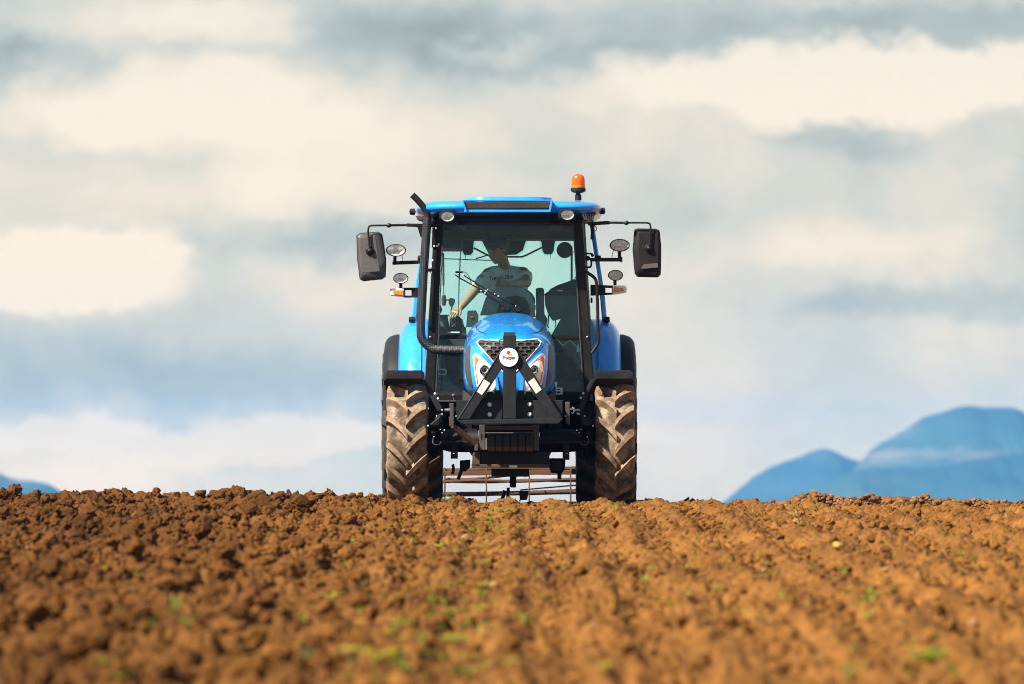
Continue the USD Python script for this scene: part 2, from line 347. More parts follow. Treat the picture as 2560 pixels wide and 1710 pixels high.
# the photograph's crops, so that outlines can be read off in their own coordinates
def crop(x0, y0, k): return lambda x, y: (x0 + x / k, y0 + y / k)
C1, C2, C3, C4, C5, C6, CA, CT, CD = crop(880, 420, 3.92), crop(1260, 420, 3.92), crop(930, 780, 3.137), crop(1260, 780, 3.137), crop(1060, 530, 4.48), crop(1100, 760, 4.48), crop(1060, 1000, 5.227), crop(940, 900, 4.126), crop(1080, 720, 8.71)

def Q(c, x, y, d): return P(*c(x, y), d)
def poly(c, pts, d): return Polygon([Q(c, x, y, d)[[0, 2]] for x, y in pts])
def slab(c, pts, d0, d1, chamfer=0.0): return plate(poly(c, pts, d0), d0, d1, chamfer)
def hslab(c, pts, d0, d1, bevel=.004):
    """Convex outline, front rim eased."""
    return plate(poly(c, pts, d0).convex_hull, d0, d1, bevel)
def rect(c, x0, y0, x1, y1, d0, d1, bevel=.004): return hslab(c, [(x0, y0), (x1, y0), (x1, y1), (x0, y1)], d0, d1, bevel)
def sheet(pts): # a thin pane through four corners
    return (np.array(pts, float), np.array([[0, 1, 2, 3]]))
def mirror(m, x0=0.0):
    v, f, _ = meshkit.arrays(m); v = v.copy(); v[:, 0] = 2 * x0 - v[:, 0]
    return trimesh.Trimesh(v, f[:, ::-1], process=False)

# ---------------------------------------------------------------- materials
def plain(name, c, rough=.5, metal=0.0, coat=0.0, dust=0.0, dustc=(.23, .13, .06), scale=9.0, spec=.5, var=1.0, **kw):
    """A painted or moulded surface with slight tone variation and a film of dust."""
    mat(name, {'g': ('geometry', {}), 'n': ('noise_texture', {'scale': scale, 'detail': 5.0, 'roughness': .6}), 'n2': ('noise_texture', {'scale': scale * 7, 'detail': 3.0}),
               'v': ('rgb_ramp', {'ramp': [(.3, tuple(np.array(c) * (1 - .18 * var))), (.7, tuple(np.minimum(np.array(c) * (1 + .15 * var), 1)))]}),
               'dr': ('map_range', {'from_min': .42, 'from_max': .78, 'to_min': dust * .25, 'to_max': dust, 'clamp': True}), 'm': ('mix', {'color2': dustc}),
               'rr': ('map_range', {'from_min': .3, 'from_max': .7, 'to_min': max(rough - .06, .02), 'to_max': min(rough + .1 + dust * .3, 1)}),
               'p': ('principled_bsdf', {'metallic': metal, 'coat_weight': coat, 'coat_roughness': .06, 'specular_ior_level': spec, **kw})},
        [('g.position', 'n.vector'), ('g.position', 'n2.vector'), ('n2.fac', 'v.fac'), ('n.fac', 'dr.value'), ('dr.result', 'm.fac'), ('v.color', 'm.color1'), ('m.color', 'p.base_color'), ('n2.fac', 'rr.value'), ('rr.result', 'p.roughness')])

plain('blue_paint', (.004, .235, .70), .25, coat=.9, dust=.07, dustc=(.35, .33, .30), scale=3, var=.12)
plain('black_plastic', (.007, .007, .008), .5, dust=.05, spec=.18)
plain('grey_plastic', (.035, .032, .030), .5, dust=.12, dustc=(.2, .16, .12))
plain('black_paint', (.005, .0055, .0065), .38, dust=.07, scale=6, spec=.18)
plain('hitch_paint', (.010, .012, .014), .42, dust=.10, dustc=(.12, .10, .08), scale=7, spec=.18)
plain('frame_black', (.004, .004, .0045), .45, dust=.08, dustc=(.10, .055, .025), scale=5, spec=.18)
plain('dusty_steel', (.03, .018, .010), .7, dust=.7, dustc=(.11, .052, .02), scale=11)
plain('rust_steel', (.05, .024, .011), .8, dust=.6, dustc=(.10, .045, .018), scale=14)
plain('red_steel', (.085, .028, .012), .7, dust=.5, dustc=(.12, .05, .02), scale=12)
plain('bright_steel', (.62, .62, .62), .28, metal=1.0, dust=.05)
plain('zinc', (.62, .64, .66), .4, metal=.12, dust=.03)
plain('chrome', (.86, .86, .86), .07, metal=1.0)
plain('reflector', (.80, .80, .80), .16, metal=1.0)
plain('lamp_bowl', (.86, .84, .78), .3, metal=.5, coat=.4)
plain('mirror_shell', (.060, .054, .048), .5, dust=.1, dustc=(.2, .16, .12))
plain('headlight_bowl', (.90, .89, .86), .25, metal=.15, coat=.5)
plain('white_plastic', (.78, .76, .72), .35)
plain('sticker_white', (.80, .78, .73), .4)
plain('reflective_tape', (.50, .48, .45), .35)
plain('ink_black', (.012, .012, .012), .6)
plain('ink_grey', (.45, .43, .41), .6)
plain('ink_red', (.62, .012, .010), .5)
plain('ink_green', (.25, .42, .03), .5)
plain('ink_orange', (.75, .20, .01), .5)
plain('amber', (.72, .16, .01), .18, coat=.6)
plain('rubber', (.022, .020, .018), .75, dust=.35, dustc=(.17, .11, .065), scale=10)
plain('smoked_plastic', (.022, .020, .018), .3, dust=.1)
plain('guard_black', (.003, .003, .0032), .5, dust=.05, spec=.15)
plain('rubber_fender', (.012, .013, .016), .5, dust=.07, dustc=(.10, .08, .06), spec=.18)
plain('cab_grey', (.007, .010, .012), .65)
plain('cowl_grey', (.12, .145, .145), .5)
plain('cloth_dark', (.018, .020, .024), .85, scale=30)
plain('shirt', (.56, .62, .62), .9, scale=24, spec=.2)
plain('jeans', (.03, .04, .06), .9, scale=30)
plain('hair', (.009, .009, .007), .6, scale=60)
mat('skin', {'p': ('principled_bsdf', {'base_color': (.29, .155, .098), 'roughness': .5, 'subsurface_weight': .08, 'subsurface_scale': .01})})
# tyres: black rubber under a crust of dry beige soil, worn back to rubber in patches
mat('tyre_soil', {'g': ('geometry', {}), 'n': ('noise_texture', {'scale': 7.0, 'detail': 6.0, 'roughness': .62}), 'n2': ('noise_texture', {'scale': 45.0, 'detail': 4.0}),
                  'r': ('rgb_ramp', {'ramp': [(.30, (.035, .028, .021)), (.44, (.10, .072, .047)), (.58, (.26, .195, .13)), (.74, (.27, .16, .085))]}),
                  'r2': ('rgb_ramp', {'ramp': [(.3, (.7, .68, .66)), (.65, (1.1, 1.1, 1.1))]}), 'm': ('mix', {'mix_type': 'multiply', 'fac': 1.0}), 'b': ('bump', {'strength': .5, 'distance': .006}),
                  'p': ('principled_bsdf', {'roughness': .9, 'specular_ior_level': .15})},
    [('g.position', 'n.vector'), ('g.position', 'n2.vector'), ('n.fac', 'r.fac'), ('n2.fac', 'r2.fac'), ('r.color', 'm.color1'), ('r2.color', 'm.color2'), ('m.color', 'p.base_color'), ('n2.fac', 'b.height'), ('b.normal', 'p.normal')])
mat('lug_soil', {'g': ('geometry', {}), 'n': ('noise_texture', {'scale': 10.0, 'detail': 6.0, 'roughness': .62}), 'n2': ('noise_texture', {'scale': 60.0, 'detail': 4.0}),
                 'r': ('rgb_ramp', {'ramp': [(.28, (.04, .030, .021)), (.42, (.16, .105, .065)), (.60, (.30, .205, .13)), (.75, (.34, .19, .09))]}),
                 'r2': ('rgb_ramp', {'ramp': [(.3, (.7, .68, .66)), (.65, (1.1, 1.1, 1.1))]}), 'm': ('mix', {'mix_type': 'multiply', 'fac': 1.0}), 'b': ('bump', {'strength': .5, 'distance': .006}),
                 'p': ('principled_bsdf', {'roughness': .9, 'specular_ior_level': .15})},
    [('g.position', 'n.vector'), ('g.position', 'n2.vector'), ('n.fac', 'r.fac'), ('n2.fac', 'r2.fac'), ('r.color', 'm.color1'), ('r2.color', 'm.color2'), ('m.color', 'p.base_color'), ('n2.fac', 'b.height'), ('b.normal', 'p.normal')])
def pane(name, tint, veil, veilc, ior=1.5):
    """Tinted glass with a faint streaky film: dust, toned to paint in the veil of reflected sky."""
    mat(name, {'g': ('geometry', {}), 'mp': ('mapping', {'scale': (26, 26, 1.6)}), 'n': ('noise_texture', {'scale': 1.0, 'detail': 5.0, 'roughness': .6}),
               'vr': ('map_range', {'from_min': .3, 'from_max': .75, 'to_min': veil * .6, 'to_max': veil * 1.6}),
               't': ('transparent_bsdf', {'color': tint}), 'd': ('diffuse_bsdf', {'color': veilc}), 'm1': ('mix_closure', {}),
               'fr': ('fresnel', {'IOR': ior}) if ior > 1.2 else ('math', {'value1': .04, 'value2': 0.0}), 'gl': ('glossy_bsdf', {'roughness': .02, 'color': (.9, .95, .95)}), 'm2': ('mix_closure', {})},
        [('g.position', 'mp.vector'), ('mp.vector', 'n.vector'), ('n.fac', 'vr.value'), ('vr.result', 'm1.fac'), ('t.BSDF', 'm1.closure1'), ('d.BSDF', 'm1.closure2'), ('fr.fac' if ior > 1.2 else 'fr.value', 'm2.fac'), ('m1.closure', 'm2.closure1'), ('gl.BSDF', 'm2.closure2')],
        surface='m2.closure')
pane('cab_glass', (.74, 1.0, .975), .012, (.25, .72, .80), 1.38)  # the teal film paints the sky's reflection onto the glass
pane('rear_glass', (.80, 1.0, .98), .025, (.30, .75, .80))
pane('side_glass', (.80, .96, .92), .05, (.6, .75, .72), 1.15)
pane('lamp_glass', (.96, .97, .97), .01, (.8, .8, .8))
mat('beacon_amber', {'g': ('geometry', {}), 'mp': ('mapping', {'scale': (1, 1, 1)}), 'wv': ('wave_texture', {'wave_type': 'bands', 'bands_direction': 'z', 'scale': 22.0}),
                     'b': ('bump', {'strength': .10, 'distance': .003}), 'p': ('principled_bsdf', {'base_color': (.90, .135, .003), 'roughness': .12, 'transmission_weight': .45, 'ior': 1.3, 'coat_weight': .5})},
    [('g.position', 'wv.vector'), ('wv.fac', 'b.height'), ('b.normal', 'p.normal')])
# the exhaust guard: black sheet pierced by small holes, their glints painted as paler spots
mat('pierced_black', {'tc': ('texture_coordinate', {}), 'v': ('voronoi_texture', {'scale': 62.0, 'randomness': .12}), 'r': ('rgb_ramp', {'ramp': [(.20, (.085, .085, .09)), (.42, (.010, .010, .011))]}),
                      'b': ('bump', {'strength': .9, 'distance': .004}), 'p': ('principled_bsdf', {'roughness': .5, 'specular_ior_level': .3})},
    [('tc.object', 'v.vector'), ('v.distance', 'r.fac'), ('r.color', 'p.base_color'), ('v.distance', 'b.height'), ('b.normal', 'p.normal')])
# ---------------------------------------------------------------- tractor
TR = holder('tractor')
tag(TR, 'blue farm tractor with glazed cab driving head on over the tilled field', 'tractor')
def part(name, m, material, parent=None, smooth=35, label=None): return obj(name, m, material, parent or TR, smooth, label)

# ---- bonnet: sections from the nose back to the cab
HOOD = np.array([(-.372, .17, 1.315, 1.03), (-.362, .235, 1.35, .965), (-.335, .285, 1.375, .925), (-.29, .322, 1.395, .90), (-.20, .355, 1.425, .885), (-.05, .382, 1.462, .875),
                 (.15, .398, 1.505, .868), (.45, .406, 1.552, .865), (.85, .41, 1.602, .865), (1.38, .412, 1.661, .865)])
from scipy.interpolate import PchipInterpolator
HF = PchipInterpolator(HOOD[:, 0], HOOD[:, 1:])
def hood_inside(x, y, z):
    hw, zt, zb = HF(np.clip(y, HOOD[0, 0], HOOD[-1, 0])).T
    zc, hh = (zt + zb) / 2, (zt - zb) / 2
    n = np.where(z > zc, 2.45, 4.0)
    return (np.abs(x) / hw) ** n + (np.abs(z - zc) / hh) ** n < 1
def hood_y(x, z):
    """Depth of the bonnet's skin seen from the front."""
    lo, hi = np.full(len(x), HOOD[0, 0]), np.full(len(x), 1.38)
    lo0 = hood_inside(x, lo, z)
    for _ in range(34):
        mid = (lo + hi) / 2; inn = hood_inside(x, mid, z)
        hi = np.where(inn, mid, hi); lo = np.where(inn, lo, mid)
    return np.where(lo0, HOOD[0, 0], hi)
def hood_mesh():
    ys = np.concatenate([np.linspace(-.372, -.29, 12)[:-1], np.linspace(-.29, -.05, 12)[:-1], np.linspace(-.05, 1.38, 26)])
    g = np.linspace(0, 2 * np.pi, 73)[:-1]; rows = []
    for y in ys:
        hw, zt, zb = HF(y); zc, hh = (zt + zb) / 2, (zt - zb) / 2
        n = np.where(np.sin(g) > 0, 2.45, 4.0)
        x = hw * np.sign(np.cos(g)) * np.abs(np.cos(g)) ** (2 / n); z = zc + hh * np.sign(np.sin(g)) * np.abs(np.sin(g)) ** (2 / n)
        up = np.clip(np.sin(g), 0, 1) ** 4
        k = smoothstep(-.36, -.15, y)
        # raised centre panel with soft shoulders, and a short ridge that runs up from the nose
        z = z + up * k * (.014 * (smoothstep(.235, .19, np.abs(x)) - .5) + .020 * np.exp(-(x / .045) ** 2) * (1 - smoothstep(-.1, .5, y)))
        rows.append(np.c_[x, np.full(len(g), y), z])
    v = np.vstack(rows); m, n = len(ys), 72
    i, j = np.meshgrid(np.arange(m - 1), np.arange(n), indexing='ij')
    q = np.stack([i * n + j, i * n + (j + 1) % n, (i + 1) * n + (j + 1) % n, (i + 1) * n + j], -1).reshape(-1, 4)
    f = np.vstack([q[:, [0, 1, 2]], q[:, [0, 2, 3]]])[:, ::-1]
    # nose cap in rings so that it shades smoothly
    c0 = len(v); cen = np.array([0, -.376, 1.17]); rings = [cen + (rows[0] - cen) * t for t in (.66, .33)]
    v = np.vstack([v] + rings + [cen])
    k = np.arange(n); k1 = (k + 1) % n; a = [np.arange(n), c0 + k, c0 + n + k]
    for p_, q_ in ((0, c0), (c0, c0 + n)):
        f = np.vstack([f, np.stack([p_ + k, p_ + k1, q_ + k1], 1), np.stack([p_ + k, q_ + k1, q_ + k], 1)])
    f = np.vstack([f, np.stack([c0 + n + k, c0 + n + k1, np.full(n, c0 + 2 * n)], 1)])
    m_ = trimesh.Trimesh(v, f, process=False)
    return m_ if m_.volume > 0 else flip(m_)
hm = hood_mesh()

def patch(pg, off, deep=.012, step=.02, fn=hood_y):
    """A polygon of (x, z) laid on the bonnet's skin, standing "off" proud of it, with edges that run back into it."""
    out = []
    for g in getattr(pg, 'geoms', [pg]):
        rings = []
        for r in [g.exterior, *g.interiors]:
            n = max(int(r.length / step), len(r.coords) - 1)
            d = np.unique(np.concatenate([np.linspace(0, r.length, n + 1)[:-1], [r.project(Point(c)) for c in r.coords[:-1]]]))
            d = d[np.concatenate([[True], np.diff(d) > 1e-5])]
            rings.append(np.array([r.interpolate(t).coords[0] for t in d]))
        x0, z0, x1, z1 = g.bounds
        G = np.stack(np.meshgrid(np.arange(x0, x1, step), np.arange(z0, z1, step)), -1).reshape(-1, 2)
        inner = g.buffer(-step * .35)
        G = G[shapely.contains_xy(inner, G[:, 0], G[:, 1])] if len(G) and not inner.is_empty else G[:0]
        pts = np.vstack(rings + [G]); tri = Delaunay(pts).simplices; cc = pts[tri].mean(1)
        tri = tri[shapely.contains_xy(g, cc[:, 0], cc[:, 1])]
        e1, e2 = pts[tri[:, 1]] - pts[tri[:, 0]], pts[tri[:, 2]] - pts[tri[:, 0]]
        ar = e1[:, 0] * e2[:, 1] - e1[:, 1] * e2[:, 0]; tri = tri[np.abs(ar) > 1e-12]; ar = ar[np.abs(ar) > 1e-12]
        tri = np.where((ar > 0)[:, None], tri, tri[:, ::-1])   # x right, z up, seen from -y
        y = fn(pts[:, 0], pts[:, 1]); n = len(pts); e = .003
        gx = (fn(pts[:, 0] + e, pts[:, 1]) - fn(pts[:, 0] - e, pts[:, 1])) / (2 * e); gz = (fn(pts[:, 0], pts[:, 1] + e) - fn(pts[:, 0], pts[:, 1] - e)) / (2 * e)
        nn = np.c_[gx, np.full(n, -1.0), gz]; nn /= np.linalg.norm(nn, axis=1, keepdims=True); b = np.c_[pts[:, 0], y, pts[:, 1]]
        v = np.vstack([b + nn * off, b - nn * deep])
        f = [tri, tri[:, ::-1] + n]
        E = np.vstack([tri[:, [0, 1]], tri[:, [1, 2]], tri[:, [2, 0]]])
        key = {tuple(e) for e in E.tolist()}
        B = np.array([e for e in key if (e[1], e[0]) not in key])
        f += [np.stack([B[:, 1], B[:, 0], B[:, 0] + n], 1), np.stack([B[:, 1], B[:, 0] + n, B[:, 1] + n], 1)]
        out.append(trimesh.Trimesh(v, np.vstack(f), process=False))
    return join(out)

hood = part('bonnet', hm, 'blue_paint', smooth=50)
def pg6(pts, d=-.33): return poly(C6, pts, d)
def mir6(pts): return [(1550 - x, y) for x, y in pts]
V = pg6([(424, 432), (450, 405), (640, 420), (775, 426), (915, 420), (1088, 400), (1122, 425), (1100, 470), (960, 630), (850, 750), (775, 790), (705, 750), (590, 630), (448, 470)])
part('grille_backing', patch(V, .003), 'black_plastic')
HX, HY = .0665, .0300
cells = []
for r in range(-9, 10):
    for c in range(-6, 7):
        cx, cz = (c + .5 * (r % 2)) * HX, 1.245 + r * HY
        cells.append(Polygon([(cx + a, cz + b) for a, b in ((-.029, 0), (-.019, .0125), (.019, .0125), (.029, 0), (.019, -.0125), (-.019, -.0125))]))
honey = V.buffer(-.002).difference(shapely.unary_union(cells)).buffer(0)
part('grille_mesh', patch(honey, .012, deep=-.002, step=.03), 'grey_plastic')
part('grille_trim', patch(V.buffer(.008, join_style=1).difference(V.buffer(.001)), .009), 'white_plastic')
HL = [(386, 592), (396, 574), (412, 566), (436, 582), (500, 640), (560, 695), (600, 760), (616, 880), (606, 985), (520, 985), (430, 918), (408, 800)]
OR = [(394, 610), (404, 592), (420, 588), (440, 622), (420, 640), (408, 700), (414, 780), (432, 862), (424, 896), (410, 800), (396, 690)]
for k, fx in enumerate((lambda p: p, mir6)):
    h = pg6(fx(HL), -.30)
    hl = part('headlight', patch(h, .005), 'headlight_bowl')
    part('trim', patch(h.buffer(.007, join_style=1).difference(h.buffer(-.001)), .010), 'white_plastic', hl)
    part('turn_signal', patch(pg6(fx(OR), -.30), .011, step=.012), 'amber', hl)
    cx, cy = fx([(497, 742)])[0]; c = Q(C6, cx, cy, -.30); yy = float(hood_y(c[[0]], c[[2]])[0])
    part('lamp_ring', lathe([(.044, .02), (.044, -.022), (.036, -.028), (.030, -.020), (.026, .0)], (c[0], yy, c[2]), (0, 1, 0)), 'chrome', hl)
    part('projector_lens', ball((c[0], yy - .002, c[2]),   .021, sc=(1, 1, 1)), 'black_plastic', hl, smooth=True)
    cx, cy = fx([(570, 930)])[0]; c = Q(C6, cx, cy, -.30); yy = float(hood_y(c[[0]], c[[2]])[0])
    part('lower_reflector', lathe([(.034, -.012), (.03, -.004), (.018, .006), (0, .010)], (c[0], yy, c[2]), (0, 1, 0)), 'chrome', hl)
    SV = [(330, 447), (346, 480), (338, 600), (346, 740), (374, 945), (332, 925), (296, 830), (276, 700), (278, 570), (298, 490)]
    part('side_vent', patch(pg6(fx(SV), -.05).buffer(-.006).buffer(.004), .004, step=.008), 'grey_plastic')
    part('lower_skirt', slab(C6, fx([(262, 960), (352, 1035), (362, 1085), (250, 1085)]), -.05, .35), 'grey_plastic')
seam = LineString([Q(C6, x, y, -.1)[[0, 2]] for x, y in ((405, 190), (398, 240), (430, 290), (520, 335), (640, 352), (690, 350))]).buffer(.0022)
part('bonnet_seam', [patch(seam, .0015, .004, step=.012), mirror(patch(seam, .0015, .004, step=.012))], 'black_paint')
part('bonnet_hose_clip', [ball(Q(C6, 672, 418, -.42), .010), tube([Q(C6, 655, 440, -.42), Q(C6, 672, 400, -.44), Q(C6, 700, 395, -.42)], .006)], 'chrome')
part('bonnet_lower_trim', [slab(C6, [(612, 812), (640, 800), (662, 965), (632, 965)], -.385, -.30), slab(C6, [(905, 795), (935, 812), (928, 965), (884, 965)], -.385, -.30)], 'blue_paint')

# ---- front hitch: an A-shaped coupling frame bolted to the front linkage
hf = holder('hitch_frame', TR)
def hpart(n, m, mt, smooth=35, label=None): return part(n, m, mt, hf, smooth, label)
hpart('upright', [rect(C6, 706, 352, 854, 1288, -.86, -.76), lathe([(.0, -.05), (.034, -.05), (.034, .05), (0, .05)], Q(C6, 780, 360, -.81), (1, 0, 0), 20)], 'hitch_paint')
hpart('hitch_pin', lathe([(0, -.012), (.022, -.010), (.026, 0), (.026, .02), (0, .02)], Q(C6, 775, 346, -.81), (0, 0, -1)), 'bright_steel')
hpart('brace', hslab(C6, [(196, 1294), (332, 1288), (712, 690), (712, 470), (690, 500)], -.845, -.775), 'hitch_paint')
hpart('brace', hslab(C6, [(1368, 1272), (1234, 1286), (850, 690), (850, 470), (872, 500)], -.845, -.775), 'hitch_paint')
hpart('brace_edge', bar(Q(C6, 199, 1288, -.85), Q(C6, 698, 497, -.85), .004, .005), 'grey_plastic', label='thin lighter edge of the brace')  # thin strip, lighter than the paint of the brace
hpart('base_bar', hslab(C6, [(192, 1300), (1374, 1278), (1374, 1288), (1328, 1340), (238, 1346)], -.87, -.70), 'hitch_paint')
hpart('back_plate', [rect(C6, 186, 1078, 700, 1300, -.755, -.735), rect(C6, 860, 1076, 1374, 1290, -.755, -.735)], 'hitch_paint')
for x, y in ((556, 1128), (556, 1238), (1002, 1124), (1002, 1236)):
    hpart('bolt', lathe([(0, -.016), (.012, -.015), (.019, -.008), (.019, .012), (.0, .012)], Q(C6, x, y, -.76), (0, 1, 0), 18), 'zinc')
for x0, x1, y0 in ((520, 600, 985), (608, 688, 968), (868, 946, 975), (958, 1038, 980)):
    hpart('weight_slab', rect(C6, x0, y0, x1, 1080, -.73, -.62), 'black_plastic')
def tape(pts): return plate(poly(C6, pts, -.848).buffer(0), -.849, -.844)
hpart('reflective_plate', tape([(494, 842), (562, 888), (470, 1020), (412, 982)]), 'reflective_tape')
hpart('reflective_plate', tape([(1052, 826), (1138, 960), (1076, 1006), (986, 874)]), 'reflective_tape')
dc = Q(C6, 772, 598, -.872); dr = 106 / 4.48 / (FPX / (49 - .87))
hpart('round_sign', lathe([(0, -.004), (dr * .97, -.004), (dr, -.002), (dr, .006), (0, .006)], dc, (0, 1, 0), 48), 'sticker_white', smooth=30)
def letters(text, x0, x1, zc, h, y, bold=True, depth=.0012):
    t = meshkit.text_mesh(text, h, depth, bold); v = np.array(t.vertices)
    v[:, 0] = (v[:, 0] - v[:, 0].min()) / np.ptp(v[:, 0]) * (x1 - x0) + x0
    return trimesh.Trimesh(np.c_[v[:, 0], y - v[:, 2], v[:, 1] + zc], np.array(t.faces), process=False)
a, b = Q(C6, 706, 618, -.877), Q(C6, 840, 618, -.877)
hpart('sign_lettering', letters('Polger', a[0] - .002, b[0] + .002, a[2], .026, -.877, True), 'ink_black', smooth=False)
c = Q(C6, 768, 546, -.877)
hpart('sign_emblem_red', lathe([(0, -.001), (.0160, -.001), (.0160, .002)], c, (0, 1, 0), 24), 'ink_red')
hpart('sign_emblem_green', slab(C6, [(770, 552), (798, 556), (798, 576), (778, 566)], -.8795, -.876), 'ink_green')
hpart('sign_emblem_orange', slab(C6, [(752, 562), (776, 566), (784, 573), (764, 571)], -.8797, -.876), 'ink_orange')
for k in (640, 648):
    hpart('sign_fine_line', slab(C6, [(722, k), (826, k), (826, k + 3), (722, k + 3)], -.878, -.876), 'ink_grey')

# ---- front linkage, weights, axle
part('front_cross_tube', tube([Q(CA, 800, 368, -.6), Q(CA, 1442, 366, -.6)], .016, 14), 'grey_plastic')
for i in range(6):
    x0 = 832 + i * 99.5
    w = part('front_weight', rect(CA, x0, 452, x0 + 92, 668, -.56, -.30, .006), 'hitch_paint')
    part('dusty_foot', rect(CA, x0 + 1, 606, x0 + 91, 669, -.563, -.31, .003), 'dusty_steel', w)
part('weight_carrier', [rect(CA, 722, 325, 796, 655, -.5, -.42), rect(CA, 1428, 325, 1500, 660, -.5, -.42), rect(CA, 800, 420, 1430, 440, -.5, -.3)], 'grey_plastic')
part('weight_carrier_pin', [rect(CA, 802, 505, 826, 652, -.52, -.5), tube([Q(CA, 712, 395, -.52), Q(CA, 712, 470, -.52)], .004), tube([Q(CA, 1508, 425, -.52), Q(CA, 1508, 480, -.52)], .004)], 'bright_steel')
part('front_beam', [hslab(CA, [(732, 678), (1640, 678), (1640, 860), (1560, 884), (732, 872)], -.42, .2)], 'frame_black')
part('beam_plate', [hslab(CA, [(640, 690), (730, 680), (730, 870), (620, 860)], -.44, -.1), rect(CA, 620, 838, 1640, 886, -.44, -.3)], 'dusty_steel')
part('number_tab', rect(CA, 1112, 852, 1218, 882, -.455, -.44), 'zinc')
part('tow_box', rect(CA, 880, 896, 1374, 1002, -.1, .25), 'black_paint')
part('linkage_arm', [hslab(CA, [(330, 42), (388, 40), (392, 350), (345, 300)], -.62, -.56)], 'grey_plastic')
part('linkage_arm', [hslab(CA, [(1846, 26), (1906, 24), (1902, 330), (1856, 300)], -.62, -.56)], 'grey_plastic')
part('linkage_strut', [bar(Q(CA, 362, 215, -.60), Q(CA, 372, 345, -.60), .05, .012), bar(Q(CA, 372, 335, -.60), Q(CA, 690, 590, -.50), .03, .045), bar(Q(CA, 690, 580, -.5), Q(CA, 682, 665, -.5), .03, .05)], 'dusty_steel')
part('linkage_pin', [tube([Q(CA, 268, 130, -.59), Q(CA, 336, 130, -.59)], .012), tube([Q(CA, 1906, 120, -.59), Q(CA, 1968, 112, -.59)], .010), ball(Q(CA, 1942, 108, -.59), .014)], 'bright_steel')
part('linkage_pin_clip', tube(curve([Q(CA, 1935, 110, -.6), Q(CA, 1960, 150, -.6), Q(CA, 1940, 175, -.6), Q(CA, 1925, 160, -.6)], 10), .003, 6), 'bright_steel')
AX = .53
part('front_axle', [lathe([(0, -.80), (.085, -.80), (.085, -.60), (.10, -.55), (.105, -.3), (.14, -.22), (.16, 0), (.14, .22), (.105, .3), (.10, .55), (.085, .6), (.085, .80), (0, .80)], (0.02, AX, .52), (1, 0, 0), 20)], 'frame_black')
part('axle_clamp', [rect(CA, 350, 565, 438, 765, .36, .7), rect(CA, 1815, 560, 1900, 780, .36, .7)], 'black_paint')
part('engine_block', [rbox((0, .62, .80), (.62, 1.3, .36), .03), rbox((0, .55, .62), (.52, 1.0, .2), .03)], 'frame_black')
part('gearbox', [rbox((0, 1.9, .66), (.62, 1.8, .62), .05), rbox((0.02, 2.75, .74), (1.3, .34, .34), .08)], 'frame_black')
part('belly_frame', [rbox((-.38, 1.2, .66), (.14, 1.2, .3), .02), rbox((.40, 1.2, .66), (.14, 1.2, .3), .02)], 'frame_black')
part('steering_rod', tube([(-.72, .36, .50), (.76, .36, .50)], .016, 10), 'black_paint')
part('drain_pan', [hslab(CA, [(1640, 760), (1850, 760), (1840, 905), (1800, 960), (1660, 950), (1640, 880)], .45, .7, .02), rect(CA, 1742, 940, 1796, 1038, .55, .62)], 'frame_black')
part('drain_pan', [hslab(CA, [(470, 790), (600, 780), (600, 880), (540, 935), (470, 930)], .45, .7, .02), bar(Q(CA, 500, 890, .55), Q(CA, 446, 1040, .55), .03, .03)], 'frame_black')
part('red_hose', tube(curve([Q(CA, 375, 840, .8), Q(CA, 385, 900, .8), Q(CA, 368, 970, .8)], 10), .013, 8), 'red_steel')
for sgn, wl in ((-1, 1.0), (1, 1.0)):
    def mx(m, sgn=sgn): return [mx(q) for q in m] if isinstance(m, list) else m if sgn < 0 else mirror(m, EYE[0] - .012)
    part('steering_knuckle', mx([rbox((-.655, AX, .53), (.07, .2, .34), .03), lathe([(0, -.06), (.13, -.06), (.15, 0), (.13, .05), (0, .05)], (-.70, AX, .53), (1, 0, 0), 20), rbox((-.62, AX - .1, .70), (.12, .12, .12), .03)]), 'frame_black')
    part('steering_cylinder', mx([tube([Q(CA, 215, 470, .2), Q(CA, 330, 420, .2)], .03), hslab(CA, [(75, 320), (215, 200), (215, 330), (120, 350)], .1, .22, .01), rbox(Q(CA, 115, 428, .15), (.045, .08, .02), .004)]), 'black_paint')
    part('brake_hose', mx(tube(curve([Q(CA, 118, 500, .1), Q(CA, 118, 560, .05), Q(CA, 160, 590, .05), Q(CA, 225, 545, .1)], 14), .005, 6)), 'grey_plastic')
    part('axle_bolt', mx([ball(Q(CA, x, y, .02), r * .75) for x, y, r in ((55, 338, .011), (238, 132, .009), (238, 186, .008), (285, 135, .011), (215, 386, .007), (268, 396, .009), (130, 482, .007), (238, 430, .007), (392, 700, .007), (420, 212, .007), (165, 210, .008))]), 'zinc')

